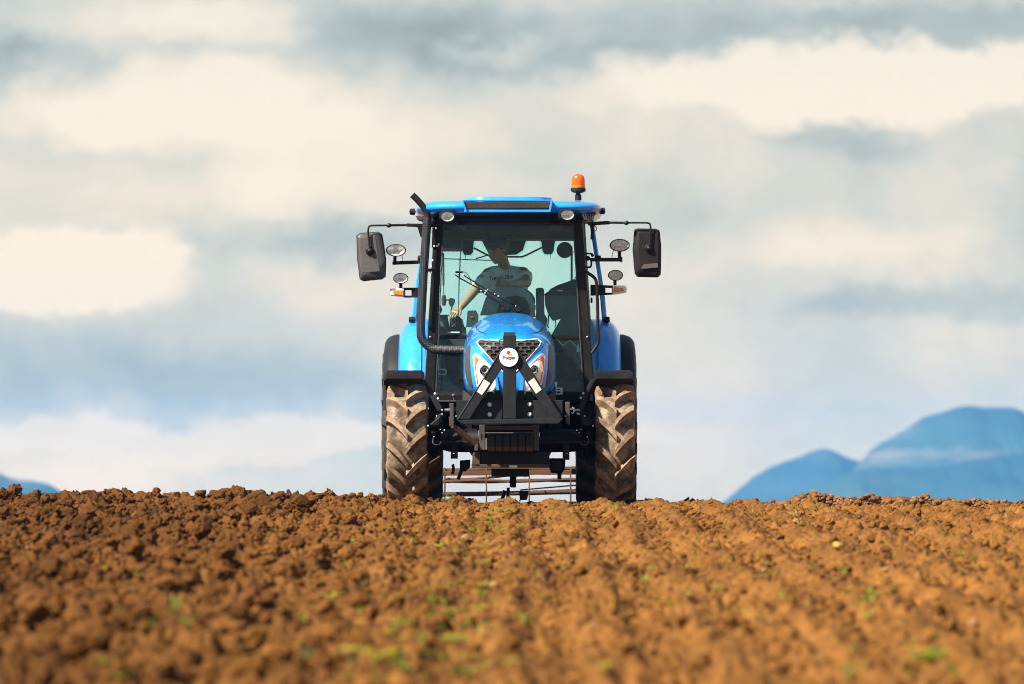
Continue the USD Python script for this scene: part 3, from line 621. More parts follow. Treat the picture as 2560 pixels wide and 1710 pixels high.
# ---- wheels
def tyre_mesh(c, R, W, rim):
    s = R - .066
    prof = [(rim, -W * .40), (rim + .02, -W * .46), ((rim + s) / 2, -W * .515), (s - .09, -W * .505), (s - .045, -W * .485), (s - .026, -W * .43), (s - .010, -W * .3), (s - .002, -W * .15), (s, 0), (s - .002, W * .15), (s - .010, W * .3), (s - .026, W * .43), (s - .045, W * .485), (s - .09, W * .505), ((rim + s) / 2, W * .515), (rim + .02, W * .46), (rim, W * .40)]
    return lathe(prof, c, (1, 0, 0), 72)
def lug_mesh(c, R, W, phi, side, sweep, th):
    """One bar of the tread: a bent, tapering block from beside the middle of the tyre out over its shoulder. phi: angle of its inner end."""
    us = np.array([-.02, .08, .22, .37, .47, .515]) * W; ts = np.array([0, .26, .56, .82, .96, 1.02])
    top = R - np.array([.003, 0, .002, .010, .022, .060]); bot = R - np.array([.078, .078, .085, .105, .13, .16])
    rows = []
    for u, t, a, b in zip(us, ts, top, bot):
        ph = phi + sweep * t; w = th * (1 + .25 * t)
        for r, k in ((b, -.62), (a, -.42), (a, .42), (b, .62)):
            an = ph + k * w / R
            rows.append((c[0] + side * u, c[1] - r * math.cos(an), c[2] + r * math.sin(an)))
    v = np.array(rows); f = []
    for i in range(len(us) - 1):
        for j in range(3):
            p, q = i * 4 + j, (i + 1) * 4 + j
            f += [(p, p + 1, q + 1), (p, q + 1, q)]
    e = (len(us) - 1) * 4
    f += [(0, 2, 1), (0, 3, 2), (e, e + 1, e + 2), (e, e + 2, e + 3)]
    m = trimesh.Trimesh(v, f, process=False)
    return m if side < 0 else flip(m)
def wheel(name, c, R, W, rim, nl, phi0, sweep, th, label, mt='tyre_soil', ml='lug_soil'):
    w = holder(name, TR); tag(w, label)
    part('tyre', tyre_mesh(c, R, W, rim), mt, w, 40)
    part('rim', lathe([(0, -.06), (.12, -.06), (.16, -.02), (rim * .8, .0), (rim - .03, -.05), (rim + .015, -W * .42), (rim + .02, -W * .38), (rim - .02, -W * .3), (rim - .03, W * .3), (rim + .02, W * .42)], c, (1, 0, 0), 40), 'grey_plastic', w)
    for i in range(nl):
        for side, off in ((-1, 0), (1, .5)):
            part('lug', lug_mesh(c, R, W, phi0 + (i + off) * 2 * math.pi / nl, side, sweep, th), ml, w, 25)
FW, RW = .525, .735
wheel('front_wheel', np.array([P(1016.5, 0, .05)[0], AX, FW - .03]), FW, .352, .31, 13, -.385, .36, .058, 'front wheel at the left of the picture')
wheel('front_wheel', np.array([P(1539.5, 0, .05)[0], AX, FW - .03]), FW, .340, .31, 13, -.405, .36, .058, 'front wheel at the right of the picture')
wheel('rear_wheel', np.array([-.885, 2.75, RW - .075]), RW, .53, .43, 19, .1, .30, .06, 'rear wheel at the left of the picture', 'rubber', 'rubber')
wheel('rear_wheel', np.array([.885, 2.75, RW - .075]), RW, .53, .43, 19, .2, .30, .06, 'rear wheel at the right of the picture', 'rubber', 'rubber')

# ---- mudguards
def arch(c, r_of, xs, a0, a1, th, n=26):
    """A curved guard over a wheel: outer radius r_of(x) across xs, from angle a0 (front, above horizontal) to a1."""
    an = np.linspace(a0, a1, n); vo, vi = [], []
    for a in an:
        for x in xs:
            r = r_of(x); vo.append((x, c[1] - r * math.cos(a), c[2] + r * math.sin(a))); r -= th; vi.append((x, c[1] - r * math.cos(a), c[2] + r * math.sin(a)))
    m = len(xs); N_ = n * m; v = np.vstack([vo, vi]); f = []
    i, j = np.meshgrid(np.arange(n - 1), np.arange(m - 1), indexing='ij')
    q = np.stack([i * m + j, i * m + j + 1, (i + 1) * m + j + 1, (i + 1) * m + j], -1).reshape(-1, 4)
    f = [q, q[:, ::-1] + N_]
    j = np.arange(m - 1)
    f.append(np.stack([j, j + N_, j + 1 + N_, j + 1], 1)); e = (n - 1) * m
    f.append(np.stack([e + j, e + j + 1, e + j + 1 + N_, e + j + N_], 1))
    i = np.arange(n - 1) * m
    f.append(np.stack([i, i + m, i + m + N_, i + N_], 1)); i2 = i + m - 1
    f.append(np.stack([i2, i2 + N_, i2 + m + N_, i2 + m], 1))
    q = np.vstack(f); t = trimesh.Trimesh(v, np.vstack([q[:, [0, 1, 2]], q[:, [0, 2, 3]]]), process=False)
    return t if t.volume > 0 else flip(t)
for sgn in (-1, 1):
    if sgn < 0: x0, x1 = P(959, 0, .1)[0], P(1059, 0, .1)[0]
    else: x0, x1 = P(1486, 0, .1)[0], P(1584, 0, .1)[0]
    ins = .022
    part('front_mudguard', arch((0, AX, .50), lambda x: .636 - .022 * (np.abs(x - (x0 + x1) / 2) > (x1 - x0) / 2 - .001), [x0, x0 + ins, x0 + .08, (x0 + x1) / 2, x1 - .08, x1 - ins, x1], math.radians(61), math.radians(165), .05), 'guard_black', smooth=25)
    m = join([hslab(C4, [(604, 882), (588, 792), (602, 790), (665, 850), (720, 855), (690, 890)], .30, .33), bar(Q(C4, 592, 800, .31), Q(C4, 640, 645, .31), .012, .05, up=(1, 0, 0)), bar(Q(C4, 640, 650, .31), Q(C4, 690, 545, .31), .012, .035, up=(1, 0, 0)), bar(Q(C4, 686, 548, .31), Q(C4, 728, 530, .31), .012, .03, up=(1, 0, 0))])
    if sgn < 0:
        m = join([bar(Q(C3, 404, 540, .31), Q(C3, 440, 590, .31), .012, .03, up=(1, 0, 0)), bar(Q(C3, 436, 585, .31), Q(C3, 535, 770, .31), .012, .05, up=(1, 0, 0)), hslab(C3, [(440, 870), (545, 790), (545, 850), (480, 880)], .30, .33)])
    part('mudguard_bracket', m, 'hitch_paint')
    pts = [(622, 638), (602, 674), (577, 768), (578, 798)] if sgn > 0 else [(493, 640), (517, 678), (438, 758), (580, 770)]
    for x, y in pts: part('bracket_bolt', lathe([(0, -.008), (.009, -.006), (.010, .004), (0, .004)], Q(C4 if sgn > 0 else C3, x, y, .285), (0, 1, 0), 10), 'zinc')
    rc = (0, 2.75, .68)
    bx = [-.69, -.74, -.83, -.89, -.93, -.965, -.995, -1.015]
    br = dict(zip(bx, (.955, .972, .975, .965, .945, .910, .862, .81)))
    blue = arch(rc, lambda x: br[x], bx[::-1], math.radians(13), math.radians(150), .02, 32)
    gx_ = [-.998, -1.04, -1.09, -1.12, -1.137, -1.145]
    gr_ = dict(zip(gx_, (.835, .832, .815, .79, .755, .70)))
    guard = arch(rc, lambda x: gr_[x], gx_[::-1], math.radians(10), math.radians(140), .03, 32)
    fix = (lambda m: m) if sgn < 0 else (lambda m: mirror(m, .004))
    part('rear_mudguard', fix(blue), 'blue_paint', smooth=45)
    part('mudguard_extension', fix(guard), 'rubber_fender', smooth=40)
    part('mudguard_crease', fix(tube(curve([(-.80, 2.75 - .98 * math.cos(math.radians(a)), .68 + .982 * math.sin(math.radians(a))) for a in (8, 30, 50, 70)], 16), .006, 6)), 'blue_paint')

# ---- cab
GY = 1.42
pil = {'l': [(1060, 985), (1087, 985), (1107, 545), (1086, 545)], 'r': [(1460, 985), (1487, 985), (1455, 545), (1433, 545)]}
idc = lambda x, y: (x, y)
part('front_pillar', hslab(idc, pil['l'], GY - .02, GY + .06, .008), 'black_paint')
part('front_pillar', hslab(idc, pil['r'], GY - .02, GY + .06, .008), 'black_paint')
part('pillar_seal', [bar(P(1090, 985, GY - .03), P(1109, 545, GY - .03), .010, .01), bar(P(1459, 985, GY - .03), P(1432, 545, GY - .03), .010, .01)], 'grey_plastic')
part('windscreen_header', [hslab(idc, [(1094, 531), (1446, 531), (1446, 550), (1094, 550)], GY - .10, GY + .1, .01), rect(idc, 1146, 549, 1162, 562, GY - .03, GY), rect(idc, 1376, 549, 1396, 558, GY - .03, GY)], 'black_plastic')
part('windscreen', sheet([P(1086, 842, GY), P(1462, 842, GY), P(1434, 548, GY + .02), P(1107, 548, GY + .02)]), 'cab_glass', smooth=False)
part('screen_crossbar', rect(idc, 1084, 838, 1464, 847, GY - .015, GY + .015, .003), 'frame_black')
part('lower_pane', sheet([P(1087, 985, GY), P(1180, 985, GY), P(1180, 847, GY), P(1087, 847, GY)]), 'cab_glass', smooth=False)
part('lower_pane', sheet([P(1366, 985, GY), P(1461, 985, GY), P(1461, 847, GY), P(1366, 847, GY)]), 'cab_glass', smooth=False)
part('pillar_bolt', [ball(P(x, y, GY - .03), .008) for x, y in ((1468, 842), (1075, 842), (1086, 615), (1093, 614), (1078, 666), (1081, 681), (1069, 705))], 'zinc')
RY = 3.02
opening = Polygon([C5(x, y) for x, y in [(95, 1392), (178, 405), (425, 405), (432, 445), (450, 478), (525, 478), (548, 448), (556, 330), (580, 303), (640, 303), (700, 420), (800, 482), (1035, 476), (1110, 425), (1138, 330), (1160, 303), (1290, 300), (1314, 330), (1328, 440), (1352, 470), (1428, 470), (1452, 440), (1468, 330), (1492, 300), (1690, 298), (1800, 1392)]]).buffer(-3).buffer(6).buffer(-3)
wall = Polygon([(1060, 1010), (1490, 1010), (1462, 545), (1090, 545)]).difference(opening)
def px_plate(pg, d0, d1):
    s = FPX / (49 + d0)
    return plate(shapely.affinity.affine_transform(pg, [1 / s, 0, 0, -1 / s, EYE[0] - 1280 / s, EYE[2] + HORIZON / s]).simplify(.0015), d0, d1)
import shapely.affinity
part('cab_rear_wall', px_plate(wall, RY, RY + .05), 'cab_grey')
part('rear_window', sheet([P(1078, 842, RY + .025), P(1470, 842, RY + .025), P(1452, 590, RY + .025), P(1096, 590, RY + .025)]), 'rear_glass', smooth=False)
rim_ = opening.buffer(0).difference(opening.buffer(-4.2))
rim_ = rim_.intersection(sbox(1150, 590, 1470, 645))
part('window_seal', px_plate(rim_, RY - .012, RY - .002), 'rear_glass', smooth=False)
part('rear_guard_bar', [tube(bend([Q(C5, 555, 400, 2.95), Q(C5, 720, 486, 2.95), Q(C5, 760, 500, 2.95), Q(C5, 1105, 502, 2.95), Q(C5, 1330, 392, 2.95)], .03), .0085, 8)], 'cab_grey')
part('rear_wiper', [tube([Q(C5, 225, 522, 2.96), Q(C5, 760, 542, 2.96)], .0045, 6), tube([Q(C5, 580, 522, 2.96), Q(C5, 700, 486, 2.96)], .006, 6), tube([Q(C5, 466, 470, 2.96), Q(C5, 466, 526, 2.96)], .003, 5)], 'black_plastic')
part('rear_mirror_disc', lathe([(0, -.01), (.07, -.008), (.075, 0), (.07, .02), (0, .03)], Q(C5, 1577, 425, 2.9), (0, 1, 0), 32), 'cab_grey')
part('rear_mirror_post', [tube([Q(C5, 1655, 460, 2.92), Q(C5, 1655, 860, 2.92)], .010, 8), tube([Q(C5, 1655, 446, 2.92), Q(C5, 1695, 446, 2.92)], .005, 6)], 'cab_grey')
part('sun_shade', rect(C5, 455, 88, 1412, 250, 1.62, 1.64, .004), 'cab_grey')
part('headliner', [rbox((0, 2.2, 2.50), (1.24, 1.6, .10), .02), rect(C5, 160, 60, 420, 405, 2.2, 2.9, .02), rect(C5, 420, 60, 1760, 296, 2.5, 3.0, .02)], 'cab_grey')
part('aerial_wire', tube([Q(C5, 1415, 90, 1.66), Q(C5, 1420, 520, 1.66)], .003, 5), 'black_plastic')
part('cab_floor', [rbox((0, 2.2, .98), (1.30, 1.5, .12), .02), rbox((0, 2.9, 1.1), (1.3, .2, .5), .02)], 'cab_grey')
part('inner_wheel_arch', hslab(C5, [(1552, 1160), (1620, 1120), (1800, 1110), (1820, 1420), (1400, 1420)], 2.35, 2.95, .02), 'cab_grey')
for sgn in (-1, 1):
    fix = (lambda m: m) if sgn < 0 else (lambda m: mirror(m, .0))
    # rear pillars lean out towards the waist; the doors' glass runs from them to the front pillars
    part('rear_pillar', fix(join([bar((-.75, 2.72, 2.56), (-.845, 2.62, 1.92), .04, .035, .01, up=(0, 1, 0)), bar((-.845, 2.62, 1.93), (-.885, 2.55, 1.45), .045, .035, .01, up=(0, 1, 0))])), 'blue_paint')
    part('door_glass', fix(trimesh.Trimesh(*[np.array(q) for q in ([P(1092, 548, GY + .05), P(1068, 985, GY + .05), (-.845, 2.56, 1.0), (-.845, 2.56, 1.5), (-.815, 2.60, 1.95), (-.715, 2.70, 2.54), (-.66, 1.48, 1.95)], [(0, 6, 5), (6, 4, 5), (6, 3, 4), (6, 1, 3), (1, 2, 3)])], process=False)), 'side_glass', smooth=30)
    part('cab_side_wall', fix(rbox((-.672, 2.45, 1.26), (.02, 1.1, .70), .006)), 'cab_grey')
    part('door_sill', [fix(q) for q in [bar((-.70, 1.46, .93), (-.86, 2.56, .97), .05, .10), bar((-.66, 1.46, 2.53), (-.73, 2.72, 2.55), .05, .05)]], 'black_paint')
    part('door_hinge', [fix(q) for q in [lathe([(0, -.03), (.026, -.026), (.03, 0), (.026, .03), (0, .034)], (x, y, z), (-1, 0, 0), 14) for x, y, z in ((-.805, 2.5, 2.20), (-.885, 2.5, 1.64))]], 'black_plastic')
# ---- roof
def ring(hx, y0, y1, z, n=64, e=5.0):
    g = np.arange(n) * 2 * np.pi / n; cy, hy = (y0 + y1) / 2, (y1 - y0) / 2
    return np.c_[hx * np.sign(np.cos(g)) * np.abs(np.cos(g)) ** (2 / e), cy + hy * np.sign(np.sin(g)) * np.abs(np.sin(g)) ** (2 / e), np.full(n, z)]
roof = hull(np.vstack([ring(.775, 1.12, 3.20, 2.548), ring(.825, 1.06, 3.25, 2.565), ring(.845, 1.04, 3.27, 2.595), ring(.838, 1.05, 3.26, 2.622), ring(.81, 1.09, 3.22, 2.645), ring(.74, 1.2, 3.1, 2.660)]))
part('roof', roof, 'blue_paint', smooth=60)
part('roof_hatch', hull(np.vstack([ring(.40, 1.12, 2.6, 2.655), ring(.392, 1.13, 2.58, 2.690), ring(.36, 1.2, 2.5, 2.697)])), 'blue_paint', smooth=40)
part('roof_visor', hslab(idc, [(1160, 504), (1377, 504), (1375, 520), (1163, 521)], .98, 1.10, .006), 'smoked_plastic', label='dark smoked strip on the front of the roof')
part('roof_visor_surround', [bar(P(1157, 500, .97), P(1166, 530, .97), .02, .014), bar(P(1380, 500, .97), P(1374, 530, .97), .02, .014), rect(idc, 1160, 524, 1377, 530, .985, 1.05)], 'blue_paint')
part('roof_visor_trim', [rect(idc, 1158, 499, 1379, 502, 1.0, 1.1)], 'blue_paint')
part('roof_lamp_recess', [hslab(idc, [(1098, 534), (1110, 525), (1131, 525), (1138, 532), (1138, 546), (1098, 546)], 1.0, 1.2, .004), hslab(idc, [(1396, 530), (1404, 523), (1430, 523), (1437, 531), (1440, 546), (1396, 546)], 1.0, 1.2, .004)], 'black_plastic')
part('roof_corner_cap', [lathe([(0, -.03), (.028, -.02), (.03, .02), (0, .03)], P(1031, 529, 1.5), (1, 0, 0), 12), lathe([(0, -.03), (.028, -.02), (.03, .02), (0, .03)], P(1506, 527, 1.5), (1, 0, 0), 12)], 'black_plastic')
part('roof_underside', [hull(np.vstack([ring(.76, 1.15, 3.1, 2.552), ring(.72, 1.2, 3.05, 2.525)]))], 'black_plastic')
part('air_vent', hslab(C2, [(742, 445), (905, 442), (870, 480), (790, 520)], 1.30, 1.5, .006), 'grey_plastic')
part('air_vent', hslab(C1, [(622, 466), (705, 466), (690, 520), (640, 500)], 1.30, 1.5, .006), 'grey_plastic')
for i in range(5):
    part('vent_slat', bar(Q(C2, 770 + i * 26, 448, 1.285), Q(C2, 795 + i * 18, 505, 1.285), .004, .012), 'reflective_tape')

# ---- beacon
bc = P(1445.6, 495, 1.75); k = (49 + 1.75) / FPX
part('beacon_base', lathe([(0, -.02), (.030, -.02), (.028, .03), (.020, .035), (.020, .045), (.045, .05), (18.5 * k, .062), (19 * k, .085), (18.2 * k, .092), (0, .092)], bc, (0, 0, 1), 28), 'black_plastic')
bt = part('beacon_lens', lathe([(17.6 * k, .090), (17.6 * k, .105), (17.2 * k, .112), (17.0 * k, .160), (16.4 * k, .178), (14.6 * k, .195), (11.4 * k, .208), (7 * k, .216), (3 * k, .219), (0, .220)], bc, (0, 0, 1), 32), 'beacon_amber', smooth=50)
part('beacon_bulb', lathe([(0, .095), (.03, .10), (.034, .13), (.03, .155), (0, .16)], bc, (0, 0, 1), 16), 'ink_orange', bt)
part('beacon_band', lathe([(17.75 * k, .104), (17.9 * k, .107), (17.75 * k, .110)], bc, (0, 0, 1), 32), 'ink_orange', bt)

# ---- work lamps
def work_lamp(px, py, rx, ry, d, back=.09):
    k = (49 + d) / FPX; c = P(px, py, d); sx, sz = rx * k, ry * k
    w = part('work_lamp', lathe([(0, back), (.45, back), (.75, back * .7), (.97, back * .2), (1.0, 0), (.96, -.012), (.88, -.012), (.86, -.002), (.86, .004)], c, (0, 1, 0), 36, sx, sz), 'black_plastic')
    part('reflector', lathe([(.86, .002), (.7, .018), (.45, .036), (.2, .046), (0, .048)], c, (0, 1, 0), 36, sx, sz), 'lamp_bowl', w)
    part('bulb_shield', lathe([(0, .002), (.12, .004), (.15, .02), (.15, .045)], c, (0, 1, 0), 14, (sx + sz) / 2, (sx + sz) / 2), 'chrome', w)
    part('lens', lathe([(.87, -.003), (.6, -.009), (.3, -.012), (0, -.013)], c, (0, 1, 0), 36, sx, sz), 'lamp_glass', w)
    part('lens_rib', [bar(P(px + rx * u, py - ry * .78 * math.sqrt(1 - u * u), d - .008), P(px + rx * u, py + ry * .78 * math.sqrt(1 - u * u), d - .008), .0025, .0025, .0005) for u in (-.5, -.2, .2, .5)], 'lamp_glass', w)
for a in ((1118.5, 541, 18.5, 13.8, .93), (1418.7, 537, 18.5, 13.8, .93), (989.7, 625.4, 25.5, 15.8, 1.45), (1001.7, 695.5, 19.2, 13.6, 1.45), (1549.5, 613, 25.5, 16.3, 1.45), (1539, 688, 19, 13.8, 1.45)): work_lamp(*a)
LY = 1.52
def w_(c, *pts): return [Q(c, x, y, LY) for x, y in pts]
part('lamp_bracket', [bar(*w_(C1, (395, 932), (665, 920)), .03, .032), bar(*w_(C1, (420, 860), (420, 940)), .03, .03), tube(w_(C1, (490, 850), (494, 915)), .003, 5)], 'black_paint')
part('lamp_bracket', [bar(*w_(C2, (846, 898), (1160, 898)), .03, .033), bar(*w_(C2, (1132, 820), (1132, 890)), .03, .03), rbox(Q(C2, 1150, 897, LY), (.02, .05, .05), .006), tube(curve(w_(C2, (1075, 805), (1062, 850), (1058, 885)), 8), .003, 5)], 'black_paint')
part('lamp_bracket_clamp', [tube(bend(w_(C2, (780, 836), (868, 840), (868, 870)), .01), .008, 7), tube(bend(w_(C2, (800, 970), (850, 972), (858, 940), (850, 880)), .01), .009, 7), ball(Q(C2, 868, 856, LY), .014), ball(Q(C2, 822, 885, LY), .022)], 'black_paint')
part('lamp_stalk', [bar(*w_(C1, (478, 1130), (478, 1180)), .03, .022), bar(*w_(C2, (1088, 1100), (1088, 1148)), .03, .025)], 'black_plastic')
def frame_px(c, outer, hole, d0, d1): return plate(poly(c, outer, d0).difference(poly(c, hole, d0)), d0, d1)
part('signal_bracket', frame_px(C1, [(505, 1172), (660, 1172), (660, 1268), (505, 1268)], [(520, 1195), (582, 1195), (582, 1250), (520, 1250)], LY - .03, LY + .04), 'black_plastic')
part('signal_bracket', frame_px(C2, [(848, 1143), (1070, 1150), (1070, 1238), (848, 1250)], [(995, 1172), (1060, 1172), (1060, 1222), (995, 1222)], LY - .03, LY + .04), 'black_plastic')
ts = part('turn_signal_lamp', hslab(C1, [(372, 1184), (508, 1174), (512, 1262), (376, 1248)], LY - .05, LY + .04, .006), 'white_plastic')
part('amber_lens', hslab(C1, [(402, 1206), (420, 1196), (500, 1198), (505, 1250), (420, 1240), (402, 1228)], LY - .062, LY - .048, .004), 'amber', ts)
ts = part('turn_signal_lamp', hslab(C2, [(1066, 1150), (1185, 1152), (1206, 1176), (1200, 1218), (1066, 1240)], LY - .05, LY + .04, .006), 'white_plastic')
part('amber_lens', hslab(C2, [(1078, 1166), (1168, 1176), (1176, 1200), (1100, 1216), (1076, 1212)], LY - .062, LY - .048, .004), 'amber', ts)

# ---- mirrors
def mirror_head(c, outline, face, ballxy, br, d, mt):
    o = poly(c, outline, d).convex_hull.buffer(-.012).buffer(.012); f = poly(c, face, d).convex_hull
    def ringp(pg, y): a = np.array(pg.exterior.coords)[:-1]; return np.c_[a[:, 0], np.full(len(a), y), a[:, 1]]
    body = hull(np.vstack([ringp(o.buffer(-.003), d + .055), ringp(o, d + .04), ringp(o, d + .02), ringp(o.buffer(-.008), d + .002), ringp(f, d - .028)]))
    mh = part('wing_mirror', body, 'black_plastic' if mt == 'black_plastic' else 'grey_plastic', smooth=28)
    part('mirror_rim', plate(o.buffer(.003).difference(o.buffer(-.006)), d + .018, d + .06), 'black_plastic', mh)
    part('mirror_glass', plate(o.buffer(-.012), d + .0555, d + .058), 'chrome', mh)
    part('mirror_panel', hull(np.vstack([ringp(f.buffer(.004), d - .027), ringp(f.buffer(-.004), d - .031)])), mt, mh)
    b = Q(c, *ballxy, d - .036)
    part('ball_socket', lathe([(br * 1.5, .015), (br * 1.45, -.006), (br * 1.15, -.010), (br * .9, .0)], b, (0, 1, 0), 24), 'black_plastic', mh)
    part('ball_joint', ball(b + [0, -.008, 0], br, 3, sc=(1, 1, 1)), 'black_paint', mh, smooth=True)
    return mh
MY = 1.40
mh = mirror_head(C1, [(44, 662), (74, 638), (256, 625), (292, 648), (312, 760), (330, 900), (326, 1062), (290, 1086), (110, 1105), (76, 1086), (52, 900)], [(74, 690), (225, 662), (236, 800), (262, 950), (268, 1000), (110, 1050), (92, 1000)], (175, 812), .027, MY, 'mirror_shell')  # paler materials than the right mirror: the sun on it is put into the colour
part('mirror_recess', hslab(C1, [(100, 965), (262, 962), (272, 1010), (96, 1028)], MY - .034, MY - .030, .001), 'mirror_shell', mh)
mh = mirror_head(C2, [(1282, 602), (1310, 592), (1490, 596), (1525, 612), (1540, 760), (1536, 1040), (1508, 1066), (1310, 1062), (1285, 1030), (1265, 800)], [(1330, 640), (1505, 640), (1515, 800), (1508, 975), (1330, 985), (1318, 800)], (1422, 788), .027, MY, 'black_plastic')
part('mirror_recess', hslab(C2, [(1345, 988), (1370, 945), (1480, 930), (1510, 935), (1512, 975)], MY - .034, MY - .030, .001), 'mirror_shell', mh)
def m1(*p): return [Q(C1, x, y, MY - .05) for x, y in p]
def m2(*p): return [Q(C2, x, y, MY - .05) for x, y in p]
part('mirror_arm', [tube(bend(m1((175, 800), (155, 610), (165, 566), (200, 562), (370, 560)), .02), .0085, 8), tube(m1((360, 560), (545, 557)), .011, 8), bar(*m1((535, 558), (692, 562)), .03, .030), lathe([(0, -.022), (.013, -.02), (.021, -.004), (.021, .004), (.013, .02), (0, .022)], m1((362, 561))[0], (1, 0, 0), 12), hull([Q(C1, x, y, MY - .05 + dd) for x, y in ((640, 545), (692, 545), (692, 680), (672, 680), (668, 590), (640, 578)) for dd in (-.012, .012)])], 'black_paint')
part('mirror_arm', [tube(bend(m2((1430, 790), (1432, 700), (1440, 580), (1430, 540), (1395, 535), (1200, 535)), .02), .0085, 8), tube(m2((1210, 535), (1025, 534)), .011, 8), bar(*m2((1035, 534), (822, 545)), .03, .032), lathe([(0, -.022), (.013, -.02), (.021, -.004), (.021, .004), (.013, .02), (0, .022)], m2((1200, 536))[0], (1, 0, 0), 12), bar(*m2((872, 560), (862, 700)), .03, .03), tube(curve(m2((885, 560), (908, 590), (890, 620)), 8), .004, 6)], 'black_paint')
part('grab_handle', tube(bend([Q(C2, 800, 1010, 1.36), Q(C2, 896, 1080, 1.36), Q(C2, 912, 1145, 1.36), Q(C2, 922, 1560, 1.36), Q(C4, 748, 235, 1.36), Q(C4, 690, 322, 1.36)], .05, 7), .0145, 10), 'black_paint')
part('door_handle', rbox(Q(C2, 858, 1295, 1.55), (.02, .04, .05), .006), 'black_plastic')

# ---- exhaust up the front pillar
EX = 1.22
pipe = bend([Q(C3, 745, 297, EX - .1), Q(C3, 470, 296, EX), Q(C3, 386, 215, EX), Q(C1, 672, 1568, EX), Q(C1, 702, 1000, EX), Q(C1, 727, 640, EX), Q(C1, 738, 480, EX)], .10, 10)
part('exhaust_guard', tube(pipe, .0395, 20), 'pierced_black', smooth=50)
part('exhaust_tip', tube(curve([Q(C1, 738, 500, EX), Q(C1, 735, 450, EX), Q(C1, 716, 405, EX), Q(C1, 668, 342, EX), Q(C1, 590, 262, EX)], 18), [.030] * 3 + [.0285] * 15, 16), 'black_plastic', smooth=50)
part('exhaust_bracket', [bar(Q(C1, 700, 1000, EX + .06), Q(C1, 800, 1000, EX + .14), .03, .03), bar(Q(C1, 720, 560, EX + .06), Q(C1, 820, 560, EX + .14), .03, .03)], 'black_paint')
part('hinge_column', [bar(Q(C1, 808, 520, 1.38), Q(C1, 800, 780, 1.38), .05, .035, up=(1, 0, 0)), bar(Q(C1, 815, 800, 1.39), Q(C1, 760, 1568, 1.39), .04, .03, up=(1, 0, 0))], 'black_paint')
part('hinge_bolt', [ball(Q(C1, x, y, 1.34), .0085, 1) for x, y in ((806, 766), (838, 764), (790, 905), (770, 1020), (797, 575), (850, 745), (822, 590))], 'zinc')

# ---- wiper
WY = 1.385
part('wiper_arm', [tube([Q(C5, 345, 700, WY), Q(C5, 420, 750, WY), Q(C5, 700, 905, WY)], .006, 6), tube([Q(C5, 440, 705, WY), Q(C5, 720, 880, WY)], .006, 6), bar(Q(C5, 640, 880, WY - .01), Q(C5, 960, 1090, WY - .01), .015, .022), bar(Q(C5, 700, 880, WY - .01), Q(C5, 1070, 1075, WY - .01), .015, .012)], 'black_plastic')
part('wiper_blade', [tube([Q(C5, 411, 400, WY + .015), Q(C5, 404, 560, WY + .01), Q(C5, 392, 800, WY + .01), Q(C5, 386, 1165, WY + .015)], [.003, .006, .006, .003], 6), rect(C5, 350, 662, 436, 682, WY - .01, WY + .01), ball(Q(C5, 395, 702, WY - .005), .010, 1)], 'black_plastic')
part('washer_hose', tube(curve([Q(C5, 430, 668, WY), Q(C5, 470, 680, WY), Q(C5, 510, 740, WY), Q(C5, 530, 815, WY)], 12), .003, 5), 'black_plastic')
part('wiper_motor', [lathe([(0, -.03), (.022, -.03), (.028, -.01), (.028, .03), (0, .03)], Q(C5, 1058, 1088, WY), (0, 1, 0), 14), rbox(Q(C5, 920, 1085, WY), (.08, .03, .04), .01)], 'black_plastic')
part('wiper_bolt', [ball(Q(C5, x, y, WY - .02), .006, 1) for x, y in ((640, 882), (712, 872), (795, 918), (832, 942), (1028, 1052), (440, 705), (684, 908))], 'zinc')

# ---- inside the cab
part('instrument_cowl', [slab(C5, [(628, 1150), (690, 960), (755, 885), (850, 846), (980, 834), (1100, 852), (1190, 915), (1232, 1010), (1248, 1170)], 1.62, 1.80)], 'cowl_grey')
part('instrument_panel', [slab(C5, [(800, 1150), (850, 1010), (930, 950), (1040, 935), (1130, 955), (1175, 1030), (1190, 1150)], 1.612, 1.63)], 'black_plastic')
def torus(c, R, r, nrm, n=40, m=10):
    t, s, u, _ = frame_of(np.zeros(3), np.asarray(nrm, float)); g = np.linspace(0, 2 * np.pi, n + 1)
    return tube(np.array([np.asarray(c) + R * (math.cos(a) * s + math.sin(a) * u) for a in g]), r, m, caps=False)
sw = Q(C5, 1000, 1000, 1.93)
stw = part('steering_wheel', torus(sw, .185, .0145, (0, .62, .78)), 'black_plastic', smooth=True)
part('spoke', [bar(sw, sw + np.array([a, b * .78, -b * .62]) * .18, .03, .015) for a, b in ((1, 0), (-1, 0), (0, -1))], 'black_plastic', stw)
part('steering_column', tube([sw, sw + [0, -.25, -.40]], .04, 12), 'black_plastic')
part('gas_strut', [tube([Q(C5, 214, 460, 2.5), Q(C5, 218, 820, 2.5)], .0095, 8), tube([Q(C5, 218, 815, 2.5), Q(C5, 222, 935, 2.5)], .004, 6), tube([Q(C5, 182, 462, 2.5), Q(C5, 214, 462, 2.5)], .005, 6)], 'cab_grey')
part('control_knob', [lathe([(0, -.05), (.018, -.045), (.021, 0), (.018, .045), (0, .05)], Q(C5, 222, 990, 2.1), (0, 0, 1), 12), tube([Q(C5, 240, 985, 2.1), Q(C5, 285, 985, 2.1)], .006, 6)], 'cab_grey')
part('gear_lever', [hull([Q(C5, x, y, 2.05 + dd) for x, y in ((275, 975), (300, 960), (345, 972), (348, 1010), (325, 1060), (295, 1062), (275, 1020)) for dd in (-.02, .02)]), tube(curve([Q(C5, 312, 1060, 2.05), Q(C5, 302, 1110, 2.05), Q(C5, 265, 1165, 2.08)], 8), .007, 6)], 'cab_grey')
